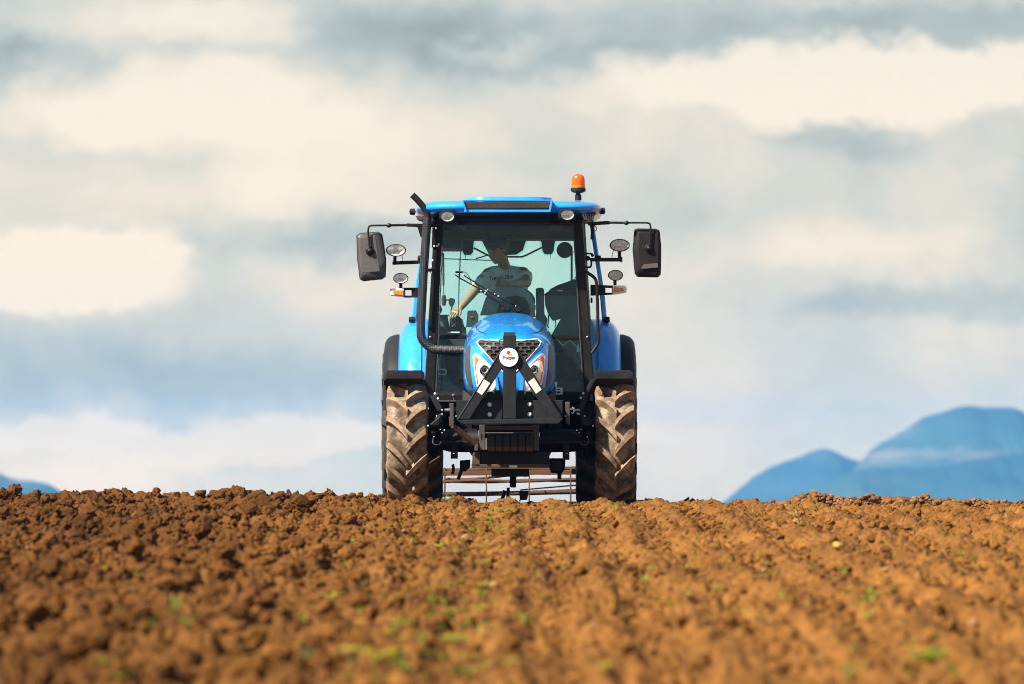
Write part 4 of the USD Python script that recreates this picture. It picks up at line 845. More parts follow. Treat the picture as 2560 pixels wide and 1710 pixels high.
part('lever_console', [hull([Q(C5, x, y, dd) for x, y in ((135, 1150), (260, 1150), (290, 1300), (150, 1330)) for dd in (2.0, 2.3)]), hull([Q(C5, x, y, dd) for x, y in ((285, 1190), (380, 1160), (430, 1200), (462, 1310), (440, 1390), (290, 1390)) for dd in (1.95, 2.2)]), hull([Q(C5, x, y, dd) for x, y in ((120, 1280), (470, 1290), (480, 1400), (110, 1400)) for dd in (1.85, 2.4)])], 'cab_grey')
part('console_trim', [tube(curve([Q(C5, 165, 1235, 1.9), Q(C5, 200, 1260, 1.9), Q(C5, 215, 1310, 1.9)], 8), .014, 8), rect(C5, 262, 1342, 400, 1358, 1.83, 1.86), tube(curve([Q(C5, 310, 1330, 1.88), Q(C5, 318, 1280, 1.88), Q(C5, 345, 1258, 1.88)], 8), .007, 6)], 'white_plastic')
part('console_green_light', ball(Q(C5, 352, 1290, 1.93), .010, 1), 'ink_green')
part('lever_bundle', [tube([Q(C5, 150, 1040 + 10 * i, 1.9 + .05 * i), Q(C5, 128 + 16 * i, 1235, 1.9)], .006, 6) for i in range(4)] + [hull([Q(C5, x, y, dd) for x, y in ((150, 1030), (185, 1040), (205, 1090), (190, 1140), (155, 1110)) for dd in (1.95, 2.0)])], 'black_plastic')
jb = part('joystick_box', hull([Q(C5, x, y, dd) for x, y in ((488, 1105), (580, 1100), (610, 1150), (605, 1290), (470, 1290), (490, 1190)) for dd in (1.95, 2.15)]), 'cab_grey')
part('red_stripe', rect(C5, 520, 1172, 558, 1186, 1.935, 1.95), 'ink_red', jb)
part('seat', [rbox((.0, 2.62, 1.42), (.44, .14, .50), .05), rbox((.0, 2.42, 1.22), (.46, .44, .14), .05)], 'cloth_dark')
part('armrest', hull([Q(C5, x, y, dd) for x, y in ((1252, 860), (1275, 848), (1330, 848), (1345, 870), (1350, 1150), (1256, 1150)) for dd in (2.5, 2.6)]), 'cloth_dark')
part('side_console', hull([Q(C5, x, y, dd) for x, y in ((1260, 1100), (1345, 1130), (1385, 1200), (1370, 1290), (1230, 1300)) for dd in (2.2, 2.4)]), 'cab_grey')
part('seat_belt_buckle', rbox(Q(C5, 1240, 1070, 2.1), (.018, .02, .05), .005), 'red_steel')
part('loose_wire', tube(curve([Q(C4, x, y, 1.50) for x, y in ((405, 205), (440, 240), (468, 262), (490, 240), (515, 225), (545, 250), (572, 272))], 24), .0035, 6), 'white_plastic')
part('bottle', [lathe([(0, -.05), (.012, -.05), (.012, -.01), (.005, .005), (.005, .02), (0, .02)], Q(C4, 580, 268, 1.5), (0, 0, 1), 10)], 'white_plastic')
part('wire_hook', tube(bend([Q(C3, 522, 350, 1.46), Q(C3, 522, 488, 1.46), Q(C3, 580, 490, 1.46), Q(C3, 582, 452, 1.46), Q(C3, 530, 450, 1.46)], .01), .0032, 6), 'white_plastic')
part('pedal_lamp', [rect(C3, 648, 516, 692, 528, 1.5, 1.52), rect(C3, 655, 528, 690, 572, 1.5, 1.52)], 'red_steel')
part('warning_label', [rect(C4, 404, 594, 458, 650, 1.2, 1.205), rect(C4, 396, 548, 416, 592, 1.2, 1.205)], 'sticker_white')
part('warning_label_print', [slab(C4, [(412, 604), (442, 604), (442, 610), (412, 610)], 1.198, 1.1995), slab(C4, [(412, 622), (442, 622), (442, 636), (412, 636)], 1.198, 1.1995)], 'ink_black')
part('bulkhead', [rbox((0, 1.52, .92), (1.28, .06, .30), .02), rbox((-.47, 1.3, .90), (.40, .2, .12), .03), rbox((.47, 1.3, .90), (.40, .2, .12), .03)], 'frame_black')
part('step_knob', [ball(Q(C3, 640, 655, 1.1), .018), tube([Q(C3, 640, 660, 1.1), Q(C3, 640, 700, 1.1)], .006, 6), rect(C3, 515, 694, 660, 706, 1.05, 1.15)], 'grey_plastic')
# ---------------------------------------------------------------- driver
import manifold3d as m3
def limb(joints):
    """joints: (point, radius) along a limb; the hull of each neighbouring pair of spheres."""
    sp = [trimesh.creation.icosphere(2, r).apply_translation(p) for p, r in joints]
    out = [m3.Manifold.hull_points(np.vstack([a.vertices, b.vertices])) for a, b in zip(sp, sp[1:])]
    return out if out else [m3.Manifold.hull_points(sp[0].vertices)]
def blob(parts_, step, it=8):
    m = parts_[0]
    for p in parts_[1:]: m = m + p
    m = m.refine_to_length(step).to_mesh()
    t = trimesh.Trimesh(m.vert_properties[:, :3], m.tri_verts, process=True)
    return trimesh.smoothing.filter_taubin(t, .5, -.52, it)
def J(x, y, d, r): return (Q(C5, x, y, d), r)
DRV = holder('driver'); tag(DRV, 'young man in a pale lettered T-shirt at the steering wheel, looking down to one side', 'person')
hc = Q(C5, 822, 432, 2.26)
# head frame: turned towards the left of the picture and bent down
fw = np.array([-.62, -.66, -.40]); fw /= np.linalg.norm(fw)
sd = np.cross(fw, [0, 0, 1.0]); sd /= np.linalg.norm(sd); sd = sd + np.array([0, 0, .10]); sd /= np.linalg.norm(sd); up_ = np.cross(sd, fw)
def H(f, s, u): return hc + f * fw + s * sd + u * up_
def hs(*a): return [m3.Manifold.hull_points(np.vstack([trimesh.creation.icosphere(2, r).apply_translation(H(f, s, u)).vertices for f, s, u, r in a]))]
head = hs((-.02, 0, .03, .088), (.02, 0, .035, .080)) + hs((.035, 0, .02, .066), (.05, 0, -.05, .040), (.055, 0, -.092, .020), (-.01, .045, -.06, .025), (-.01, -.045, -.06, .025)) \
    + hs((.092, 0, .012, .009), (.112, 0, -.026, .010), (.090, .012, -.032, .008), (.090, -.012, -.032, .008)) + hs((.078, .03, .032, .012), (.078, -.03, .032, .012)) \
    + hs((.084, .016, -.058, .007), (.084, -.016, -.058, .007)) + hs((.082, .012, -.069, .007), (.082, -.012, -.069, .007)) \
    + hs((-.01, .076, -.005, .012), (-.012, .080, .022, .014), (.0, .074, -.02, .008)) + hs((-.01, -.076, -.005, .012), (-.012, -.080, .022, .014), (.0, -.074, -.02, .008))
neck = limb([(H(-.03, 0, -.06), .052), J(900, 600, 2.37, .052), J(915, 650, 2.43, .052)])
body = head + neck
body += limb([J(1110, 680, 2.40, .055), J(1150, 790, 2.16, .044), J(1120, 795, 2.12, .043)]) + limb([J(1130, 793, 2.13, .044), J(1030, 800, 2.0, .037), J(935, 806, 1.94, .027)])
body += limb([J(720, 690, 2.38, .055), J(610, 815, 2.22, .047), J(555, 895, 2.16, .043)]) + limb([J(555, 895, 2.16, .043), J(480, 985, 2.08, .038), J(400, 1085, 2.0, .027)])
# hand on the wheel: palm, four fingers curled over the rim, thumb along it
def hand(wrist, knuck, across, curl, s=1.0):
    w, k = np.asarray(wrist), np.asarray(knuck); ax = np.asarray(across, float); ax /= np.linalg.norm(ax); c = np.asarray(curl, float); c /= np.linalg.norm(c)
    d = (k - w) / np.linalg.norm(k - w)
    pts = np.vstack([trimesh.creation.icosphere(1, .013).apply_translation(p).vertices for p in (w + ax * .018, w - ax * .018, k + ax * .034, k - ax * .034)])
    out = [m3.Manifold.hull_points(pts)]
    for i, L_ in enumerate((.082, .090, .084, .066)):
        b = k + ax * (.033 - .022 * i); r = .0088 - .0006 * (i == 3)
        out += limb([(b, r + .001), (b + d * L_ * .40 + c * .008, r), (b + d * L_ * .60 + c * L_ * .32, r - .0006), (b + d * L_ * .52 + c * L_ * .58, r - .0014)])
    tb = w + (k - w) * .35 + ax * .026
    out += limb([(tb, .012), (tb + ax * .022 + d * .022, .0105), (tb + ax * .026 + d * .046 + c * .012, .0092)])
    return out
body += hand(Q(C5, 935, 806, 1.94), Q(C5, 868, 800, 1.90), (0, -.35, .9), (-.25, -.35, -.9))
body += hand(Q(C5, 400, 1085, 2.0), Q(C5, 350, 1120, 1.96), (.7, -.45, -.3), (-.1, -.2, -1))
bm = blob(body, .009, 5)
obj('body', bm, 'skin', DRV, smooth=True)
hair_ = hs((-.03, 0, .050, .097), (.018, 0, .068, .084), (-.05, 0, .0, .082)) + hs((.066, .035, .094, .030), (.078, -.02, .094, .030), (-.02, 0, .09, .072)) + hs((-.01, .062, .035, .022), (-.04, .06, .0, .025)) + hs((-.01, -.062, .035, .022), (-.04, -.06, .0, .025))
hm_ = blob(hair_, .010, 2); nv = hm_.vertex_normals
hm_.vertices = hm_.vertices + nv * ((meshkit.fbm(np.array(hm_.vertices) * 45, 3, 8) - .5) * .03)[:, None]
obj('hair', hm_, 'hair', DRV, smooth=True)
for s in (1, -1):
    obj('eyebrow', tube(curve([H(.092, .012 * s, .030), H(.090, .028 * s, .038), H(.078, .046 * s, .032)], 8), .0038, 6), 'hair', DRV)
    obj('eye', ball(H(.083, .030 * s, .014), .009, 2), 'ink_black', DRV, smooth=True)
torso = [m3.Manifold.hull_points(np.vstack([trimesh.creation.icosphere(2, r).apply_translation(p).vertices for p, r in L_])) for L_ in (
    [J(770, 680, 2.40, .060), J(1085, 690, 2.42, .062), J(925, 650, 2.41, .055), J(880, 660, 2.38, .05), J(820, 860, 2.40, .095), J(1060, 870, 2.42, .095)],
    [J(820, 860, 2.40, .095), J(1060, 870, 2.42, .095), J(850, 1100, 2.46, .10), J(1040, 1100, 2.46, .10)],
    [J(850, 1100, 2.46, .10), J(1040, 1100, 2.46, .10), J(860, 1240, 2.50, .11), J(1040, 1240, 2.50, .11)])]
torso += limb([J(755, 690, 2.40, .066), J(690, 750, 2.32, .066), J(610, 830, 2.22, .062)]) + limb([J(1100, 690, 2.42, .066), J(1140, 740, 2.28, .064)])
tm = blob(torso, .014, 10)
wr = meshkit.fbm(np.array(tm.vertices) * [16, 16, 9], 3, 4) - .5
tm.vertices = tm.vertices + tm.vertex_normals * (wr * .036)[:, None]
ts_ = obj('t_shirt', tm, 'shirt', DRV, smooth=True)
def on_shirt(m, lift=.003):
    v = np.array(m.vertices); F = np.array(tm.vertices); N_ = tm.vertex_normals; F = F[N_[:, 1] < -.1]
    t = cKDTree(F[:, [0, 2]]); d, i = t.query(v[:, [0, 2]], k=4)
    base = np.average(F[i, 1], axis=1, weights=1 / (d + .002)); v[:, 1] = base - lift + (v[:, 1] - v[:, 1].max())
    return trimesh.Trimesh(v, m.faces, process=False)
def shirt_text(txt, x0, x1, y, h, tilt):
    a, b = Q(C5, x0, y, 2.32), Q(C5, x1, y, 2.32); t = letters(txt, a[0], b[0], a[2], h, 0, True, .001); v = np.array(t.vertices); v[:, 2] += (v[:, 0] - a[0]) * tilt
    return on_shirt(trimesh.Trimesh(v, t.faces, process=False))
obj('shirt_lettering', shirt_text('Trend-One', 730, 1000, 770, .038, .10), 'ink_black', DRV, smooth=False)
obj('shirt_lettering', shirt_text('IF', 822, 868, 808, .030, .06), 'ink_red', DRV, smooth=False)
legs = limb([J(870, 1250, 2.46, .10), J(820, 1370, 2.0, .075), J(800, 1400, 1.95, .065), J(790, 1640, 1.90, .05)]) + limb([J(1040, 1250, 2.46, .10), J(1110, 1370, 2.0, .075), J(1130, 1400, 1.95, .065), J(1130, 1640, 1.90, .05)]) + limb([J(870, 1240, 2.47, .105), J(1040, 1240, 2.47, .105)])
obj('trousers', blob(legs, .02, 6), 'jeans', DRV, smooth=True)
for x in (790, 1130): obj('shoe', rbox(Q(C5, x, 1690, 1.84), (.09, .27, .08), .03), 'black_plastic', DRV)

# a bag with its straps slung behind the seat
bagp = [(1350, 935), (1420, 862), (1500, 820), (1590, 790), (1690, 752), (1738, 775), (1772, 950), (1778, 1130), (1640, 1140), (1560, 1150), (1530, 1195), (1445, 1218), (1395, 1150), (1360, 1050)]
BAG = holder('bag'); tag(BAG, 'dark slouched bag hung behind the seat at the right side of the cab', 'bag')
bb = poly(C5, bagp, 2.75).buffer(-.008).buffer(.008)
def rg(pg, y): a = np.array(pg.exterior.segmentize(.02).coords)[:-1]; return np.c_[a[:, 0], np.full(len(a), y), a[:, 1]]
lay = [rg(bb.buffer(-.05), 2.60), rg(bb.buffer(-.02), 2.63), rg(bb, 2.70), rg(bb.buffer(-.01), 2.85)]
bagm = plate(bb, 2.66, 2.86); bag2 = plate(bb.buffer(-.03), 2.60, 2.67)
obj('sack', join([bagm, bag2]), 'cloth_dark', BAG, smooth=20)
obj('strap', tube(curve([Q(C5, 1350, 930, 2.6), Q(C5, 1440, 880, 2.58), Q(C5, 1600, 850, 2.58), Q(C5, 1720, 760, 2.6)], 20), .009, 6), 'cab_grey', BAG)
obj('strap', tube(curve([Q(C5, 1690, 750, 2.66), Q(C5, 1700, 728, 2.66), Q(C5, 1725, 735, 2.66), Q(C5, 1735, 775, 2.66)], 12), .005, 6), 'cloth_dark', BAG)
obj('strap', tube(curve([Q(C5, 1392, 1150, 2.66), Q(C5, 1396, 1210, 2.66), Q(C5, 1385, 1270, 2.66), Q(C5, 1395, 1300, 2.66)], 12), .007, 6), 'cloth_dark', BAG)
obj('strap', tube(curve([Q(C5, 1470, 1210, 2.66), Q(C5, 1476, 1250, 2.66), Q(C5, 1466, 1290, 2.66)], 8), .005, 6), 'cloth_dark', BAG)
obj('buckle', rbox(Q(C5, 1520, 880, 2.575), (.05, .012, .014), .003), 'zinc', BAG)

# ---------------------------------------------------------------- harrow behind the tractor
HW = holder('harrow'); tag(HW, 'rusty cage roller harrow hitched low behind the tractor, seen between its wheels', 'harrow')
HYc, HZc, HR = 4.75, .06, .235
def hp(n, m, mt='rust_steel', **k): return obj(n, m, mt, HW, **k)
hp('headstock', [rbox((-.30, 4.05, .52), (.05, .06, .36), .01)], 'black_paint'); hp('headstock', [rbox((.33, 4.05, .52), (.05, .06, .36), .01)], 'black_paint')
hp('crossbar', bar(P(1040, 1184, 4.3), P(1510, 1180, 4.3), .05, .045), 'red_steel')
hp('roller_bar', tube(curve([P(1112, 1197, HYc - .1), P(1160, 1198, HYc - .1), P(1240, 1192, HYc - .1), P(1330, 1181, HYc - .1), P(1400, 1183, HYc - .1), P(1440, 1180, HYc - .1)], 30), .013, 8), 'red_steel')
for px in (1112, 1216, 1323, 1426.5, 1020, 1525):
    x = P(px, 1200, HYc)[0]
    hp('roller_ring', torus((x, HYc, HZc), HR, .0065, (1, 0, 0), 40, 6))
for k in range(6):
    a = k * math.pi / 3 + .52
    y, z = HYc + HR * .97 * math.cos(a), HZc + HR * .97 * math.sin(a)
    pts = [(x, y + .004 * math.sin(9 * x + k), z + .006 * math.sin(7 * x + 2 * k) + x * .012) for x in np.linspace(-1.0, 1.0, 22)]
    hp('roller_bar', tube(pts, .016 + .004 * (k % 2), 7), 'rust_steel' if k % 3 else 'red_steel')
hp('roller_shaft', tube([P(1000, 1238, HYc), P(1290, 1233, HYc), P(1300, 1233, HYc), P(1540, 1226, HYc)], [.024, .022, .022, .026], 12), 'dusty_steel')
hp('roller_rod', tube([P(1300, 1225, HYc - .2), P(1440, 1213, HYc - .2)], .007, 6), 'frame_black')
hp('tine', [bar(P(1283, 1190, 3.6), P(1282, 1219, 3.6), .06, .055)], 'black_paint'); hp('tine', bar(P(1271, 1219, 3.62), P(1268, 1262, 3.62), .03, .05), 'rust_steel')
hp('tine', hull([P(x, y, 3.9 + dd) for x, y in ((1297, 1227), (1322, 1227), (1318, 1250), (1300, 1250)) for dd in (0, .03)]), 'rust_steel')
hp('tine', tube(curve([P(1262, 1226, 3.9), P(1258, 1240, 3.9), P(1253, 1256, 3.88)], 8), .018, 8), 'frame_black')
hp('side_arm', [bar((-.34, 3.1, .45), (-.32, 4.1, .42), .05, .05)], 'black_paint'); hp('side_arm', [bar((.36, 3.1, .45), (.35, 4.1, .42), .05, .05)], 'black_paint')
hp('side_plate', bar((-.98, 4.3, .26), (-.98, HYc, HZc), .02, .08), 'red_steel'); hp('side_plate', bar((.98, 4.3, .26), (.98, HYc, HZc), .02, .08), 'red_steel')
# ---------------------------------------------------------------- clods, stones and green shoots on the field
rng = np.random.default_rng(7)
def clod_mesh(seed, sub=3, knob=.30, flat=.75):
    m = trimesh.creation.icosphere(sub, 1.0); v = np.array(m.vertices)
    n = meshkit.fbm(v * 1.7 + seed * 7.3, 3, seed) - .5
    n2 = np.abs(meshkit.fbm(v * 4.1 + seed * 3.1, 3, seed + 50) - .5)
    r = 1 + n * 1.15 * knob * 2 - n2 * knob * 1.3
    v = v * r[:, None]
    v *= (1 + (meshkit.fbm(v * 7.0 + seed, 2, seed + 90) - .5) * .36)[:, None]
    # a few broken faces
    g = np.random.default_rng(seed)
    for _ in range(4):
        d = g.normal(size=3); d /= np.linalg.norm(d); c = g.uniform(.62, .85); h = v @ d
        v = v - np.outer(np.maximum(h - c, 0) * .85, d)
    v *= np.array([1, g.uniform(.8, 1.1), flat])
    return trimesh.Trimesh(v, m.faces, process=False)
def place(px, py):
    """Where on the field a pixel of the photograph lies, in words."""
    row = ['just below the skyline', 'in the far part of the field', 'midway down the field', 'in the blurred foreground', 'at the bottom edge'][int(np.searchsorted([1290, 1370, 1480, 1610], py))]
    col = ['at the far left', 'left of the tractor', 'below the left front wheel', 'below the hitch', 'below the right front wheel', 'right of the tractor', 'at the far right'][int(np.searchsorted([420, 930, 1140, 1410, 1620, 2130], px))]
    return col + ', ' + row
def size_word(w, a, b): return 'small' if w < a else 'middling' if w < b else 'large'
def scatter(n, d0, d1, dens=None, pad=1.22):
    """Random places on the part of the field in view, even over its area."""
    out = []
    while sum(map(len, out)) < n:
        d = np.sqrt(rng.uniform(d0 ** 2, d1 ** 2, n * 2)); x = rng.uniform(-1, 1, n * 2) * (.0907 * d * pad + .9)
        k = np.ones(len(d), bool) if dens is None else rng.uniform(size=len(d)) < dens(x, d)
        out.append(np.stack([x[k], d[k]], 1))
    return np.vstack(out)[:n]
def rot(n):
    q = rng.normal(size=(n, 4)); return q / np.linalg.norm(q, axis=1, keepdims=True)
def instancer(name, protos, mt, pos, quat, size, label, kind='stuff'):
    pi = UsdGeom.PointInstancer.Define(stage, prim_path(name)); p = pi.GetPrim()
    UsdGeom.Scope.Define(stage, p.GetPath().AppendChild('shapes'))
    ts = []
    for i, m in enumerate(protos):
        path = f'{p.GetPath()}/shapes/{name}_shape_{i:03d}'
        usdkit.mesh(stage, path, m, MATS[mt[i] if isinstance(mt, list) else mt], smooth=True if len(m.faces) > 60 else False); ts.append(path)
    pi.CreatePrototypesRel().SetTargets(ts)
    pi.CreateProtoIndicesAttr(Vt.IntArray.FromNumpy(rng.integers(0, len(protos), len(pos)).astype(np.int32)))
    pi.CreatePositionsAttr(Vt.Vec3fArray.FromNumpy(pos.astype(np.float32)))
    pi.CreateOrientationsAttr(Vt.QuathArray([Gf.Quath(float(a), float(b), float(c), float(d)) for a, b, c, d in quat]))
    s = np.asarray(size, float); s = np.repeat(s[:, None], 3, 1) if s.ndim == 1 else s
    pi.CreateScalesAttr(Vt.Vec3fArray.FromNumpy(s.astype(np.float32)))
    return tag(p, label, kind=kind)
def tumble(n, tilt=.5):
    """Turned any way about the vertical, tilted a little."""
    a = rng.uniform(0, 2 * np.pi, n); t = rng.normal(0, tilt, n); b = rng.uniform(0, 2 * np.pi, n)
    return np.stack([np.cos(a / 2) * np.cos(t / 2), np.sin(t / 2) * np.cos(b), np.sin(t / 2) * np.sin(b), np.sin(a / 2) * np.cos(t / 2)], 1)
left_of = lambda x: smoothstep(.6, -2.4, x)
clods = [clod_mesh(i, 3, .46, .8) for i in range(10)]
NC = 98000
xy = scatter(NC, 14.5, 52.5, lambda x, d: left_of(x) + (1 - left_of(x)) * (.05 + .75 * smoothstep(.1, -.8, row(x, d))))
sz = (.004 + .0095 * rng.gamma(.9, .85, NC).clip(0, 4.5)) * (1 + .8 * left_of(xy[:, 0]))
keep = ~((np.abs(np.abs(xy[:, 0]) - .9) < .35) & (xy[:, 1] > 48.7) & (xy[:, 1] < 52)) | (sz < .025)
xy, sz = xy[keep], sz[keep]
z = height(xy[:, 0], xy[:, 1])
instancer('soil_clods', clods, 'soil', np.c_[xy[:, 0], xy[:, 1] - 49, z + sz * .15], tumble(len(sz), .6), sz, 'crumbly brown clods strewn all over the tilled field')

# the larger clods, one by one
def copy(first, name, loc, scale, rz, label, cat, group=None):
    x = UsdGeom.Xform.Define(stage, prim_path(name)); p = x.GetPrim()
    p.GetReferences().AddInternalReference(first.GetPath()); p.SetInstanceable(True)
    x.ClearXformOpOrder() if False else None
    for op in (x.AddTranslateOp(),): op.Set(tuple(map(float, loc)))
    x.AddRotateXYZOp().Set(tuple(map(float, rz))); s = np.broadcast_to(scale, 3); x.AddScaleOp().Set(tuple(map(float, s)))
    return tag(p, label, cat, group)
def kind_of(name, m, mt, smooth=True):
    """A class prim that the copies refer to."""
    c = stage.CreateClassPrim('/' + name); usdkit.mesh(stage, f'/{name}/shape', m, MATS[mt], smooth=smooth); return c
BIG = [kind_of(f'clod_shape_{i}', clod_mesh(20 + i, 4, .34, .85), 'soil') for i in range(5)]
def on_field(px, py):
    """Where the sight line through a pixel meets the field."""
    d = np.linspace(15, 52, 3000); x = EYE[0] + (px - 1280) / FPX * d; zl = EYE[2] + (HORIZON - py) / FPX * d
    k = np.argmax(height(x, d) > zl); return np.array([x[k], d[k] - 49, height(x[k], d[k])]) if (height(x, d) > zl).any() else np.array([x[-1], 0, height(x[-1], 49.0)])
def big_clod(px, py, w, label, k=0, group=None, zoff=.25, d=None, sc=(1, 1, 1)):
    """A clod whose middle stands at a pixel of the photograph and which is w pixels wide there."""
    p = on_field(px, py) if d is None else np.array([EYE[0] + (px - 1280) / FPX * d, d - 49, height(EYE[0] + (px - 1280) / FPX * d, d)])
    r = w / 2 * (49 + p[1]) / FPX
    copy(BIG[k % 5], 'clod', p + [0, 0, r * zoff], r * np.array(sc), (rng.uniform(-20, 20), rng.uniform(-20, 20), rng.uniform(0, 360)), label, 'clod', group)
big_clod(422, 1226, 62, 'out of focus clod that stands highest on the skyline at the left', 0, d=36, zoff=.95, sc=(.8, .8, 1.25))
big_clod(350, 1228, 50, 'dark low clod on the skyline just left of the tallest clod', 1, d=44, zoff=.5)
big_clod(520, 1225, 52, 'broad sunlit clod heap on the skyline left of the tractor', 2, d=47, zoff=.5, sc=(1.2, 1, .8))
big_clod(560, 1228, 30, 'rounded clod on the skyline next to the broad clod heap', 3, d=47, zoff=.5)
big_clod(795, 1232, 34, 'angular clod on the skyline nearest the tractor at its left', 4, d=47.5, zoff=.5)
big_clod(832, 1230, 40, 'flat topped clod on the skyline beside the angular clod', 0, d=47.5, zoff=.5, sc=(1.2, 1, .8))
big_clod(505, 1352, 72, 'biggest dark block of earth in the left half of the field', 1, sc=(.75, .8, 1.2), zoff=.7)
big_clod(556, 1440, 66, 'wedge shaped clod below the biggest dark block', 2)
big_clod(630, 1480, 48, 'clod with a deep shadow right of the wedge shaped clod', 3)
big_clod(1688, 1241, 22, 'small round clod on the skyline right of the tractor', 4, d=47.6, zoff=.6)
for i in range(130):
    px, py = rng.uniform(-40, 2600) if i % 2 else rng.uniform(-40, 1000), rng.uniform(1262, 1705); lf = float(left_of(np.array((px - 1280) / 300.)))
    w = rng.uniform(28, 60) * (.7 + .4 * (py - 1250) / 450) * (.8 + .4 * lf)
    big_clod(px, py, w, f'{size_word(w, 34, 50)} loose clod {place(px, py)}', i, 'loose clods on the tilled field')

# stones: a low heap along the skyline at the right, and a few pale ones strewn about
mat('stone', {'oi': ('object_info', {}), 'g': ('geometry', {}), 'n': ('noise_texture', {'scale': 30.0, 'detail': 4.0}), 'r': ('rgb_ramp', {'ramp': [(0, (.08, .033, .011)), (.45, (.135, .060, .020)), (.8, (.17, .085, .030)), (1, (.20, .12, .055))]}),
              'r2': ('rgb_ramp', {'ramp': [(.3, (.75, .73, .7)), (.7, (1.1, 1.1, 1.1))]}), 'm': ('mix', {'mix_type': 'multiply', 'fac': 1.0}), 'p': ('principled_bsdf', {'roughness': .85, 'specular_ior_level': .25})},
    [('oi.random', 'r.fac'), ('g.position', 'n.vector'), ('n.fac', 'r2.fac'), ('r.color', 'm.color1'), ('r2.color', 'm.color2'), ('m.color', 'p.base_color')])
plain('yellow_stone', (.34, .18, .02), .7); plain('pale_stone', (.23, .105, .042), .85)
STN = [kind_of(f'stone_shape_{i}', clod_mesh(60 + i, 3, .10, .62), 'stone') for i in range(5)]
def heap(px):
    """Top edge of the stone heap, in pixels above the skyline."""
    return np.interp(px, [1950, 1975, 2000, 2030, 2055, 2090, 2130, 2160, 2185, 2220, 2270, 2310, 2335, 2370, 2420, 2480, 2520, 2560, 2600], [2, 10, 22, 34, 28, 17, 13, 24, 20, 10, 12, 23, 14, 15, 12, 17, 13, 15, 12])
def heap_part(px):
    return ['on the left slope of the stone heap', 'on the highest peak of the stone heap', 'in the dip between the heap peaks', 'on the second peak of the stone heap', 'in the thin middle of the stone heap', 'on the third bump of the stone heap', 'in the right end of the stone heap'][int(np.searchsorted([2008, 2068, 2140, 2200, 2285, 2365], px))]
SP = []
for i in range(620):
    px = rng.uniform(1950, 2610); h = heap(px); d = 47.4 + rng.normal(0, .38)
    x = EYE[0] + (px - 1280) / FPX * d; f = rng.beta(1.1, 1.0)
    r = rng.uniform(4.5, 9.5) * d / FPX
    SP.append((x, d - 49, float(profile(d) + roll(np.array(x), np.array(d))) + .012 + h * f * d / FPX * max(0, 1 - ((d - 47.4) / 1.0) ** 2), r, h * f - abs(d - 47.2) * 20))
SP.sort(key=lambda s: -s[4])
heap_core = []
for px in np.arange(1950, 2620, 14.):
    d = 47.5; x = EYE[0] + (px - 1280) / FPX * d; hgt = max(heap(px) - 4, 1) * d / FPX
    heap_core.append(hull(np.vstack([trimesh.creation.icosphere(1, 1.0).apply_scale([.055, .45, max(hgt, .02) + .03]).apply_translation([x, d - 49, height(x, d) - .03]).vertices])))
tag(obj('earth_bank', join(heap_core), 'soil', smooth=False), 'low bank of earth under the stones on the skyline at the right', kind='stuff')
for i, (x, y, z, r, _) in enumerate(SP[:280]):
    copy(STN[i % 5], 'stone', (x, y, z), r * rng.uniform(.8, 1.2, 3), tuple(rng.uniform(-35, 35, 2)) + (rng.uniform(0, 360),), f"{'bigger' if r > 7.6 * 48 / FPX else 'medium' if r > 6.0 * 48 / FPX else 'tiny'} ochre stone {heap_part(1280 + (x - EYE[0]) * FPX / (49 + y))}, {'top row' if _ > 11 else 'middle row' if _ > 4 else 'lower row'}", 'stone', 'stones heaped along the right skyline')
rest = np.array([s[:4] for s in SP[280:]])
instancer('small_stones', [clod_mesh(70 + i, 2, .10, .62) for i in range(4)], 'stone', rest[:, :3], tumble(len(rest), .5), rest[:, 3] * .9, 'smaller stones filling the heap on the right skyline')
YS = kind_of('yellow_stone_shape', clod_mesh(81, 3, .10, .7), 'yellow_stone'); PS = kind_of('pale_stone_shape', clod_mesh(82, 3, .12, .7), 'pale_stone')
def lone(first, px, py, w, label, group=None):
    p = on_field(px, py); r = w / 2 * (49 + p[1]) / FPX; copy(first, 'stone', p + [0, 0, r * .4], (r, r, r), (rng.uniform(-20, 20), rng.uniform(-20, 20), rng.uniform(0, 360)), label, 'stone', group)
lone(YS, 2094, 1369, 26, 'yellow stone lying alone in the right half of the field')
for px, py, w in ((1910, 1430, 16), (1237, 1470, 26), (1165, 1352, 22), (2432, 1562, 26), (182, 1452, 20), (1010, 1330, 12), (1990, 1306, 16), (2214, 1429, 18), (1600, 1215 + 60, 12), (70, 1380, 12)):
    lone(PS, px, py, w, f'{size_word(w, 17, 30)} pale pinkish stone {place(px, py)}', 'pale stones strewn on the field')

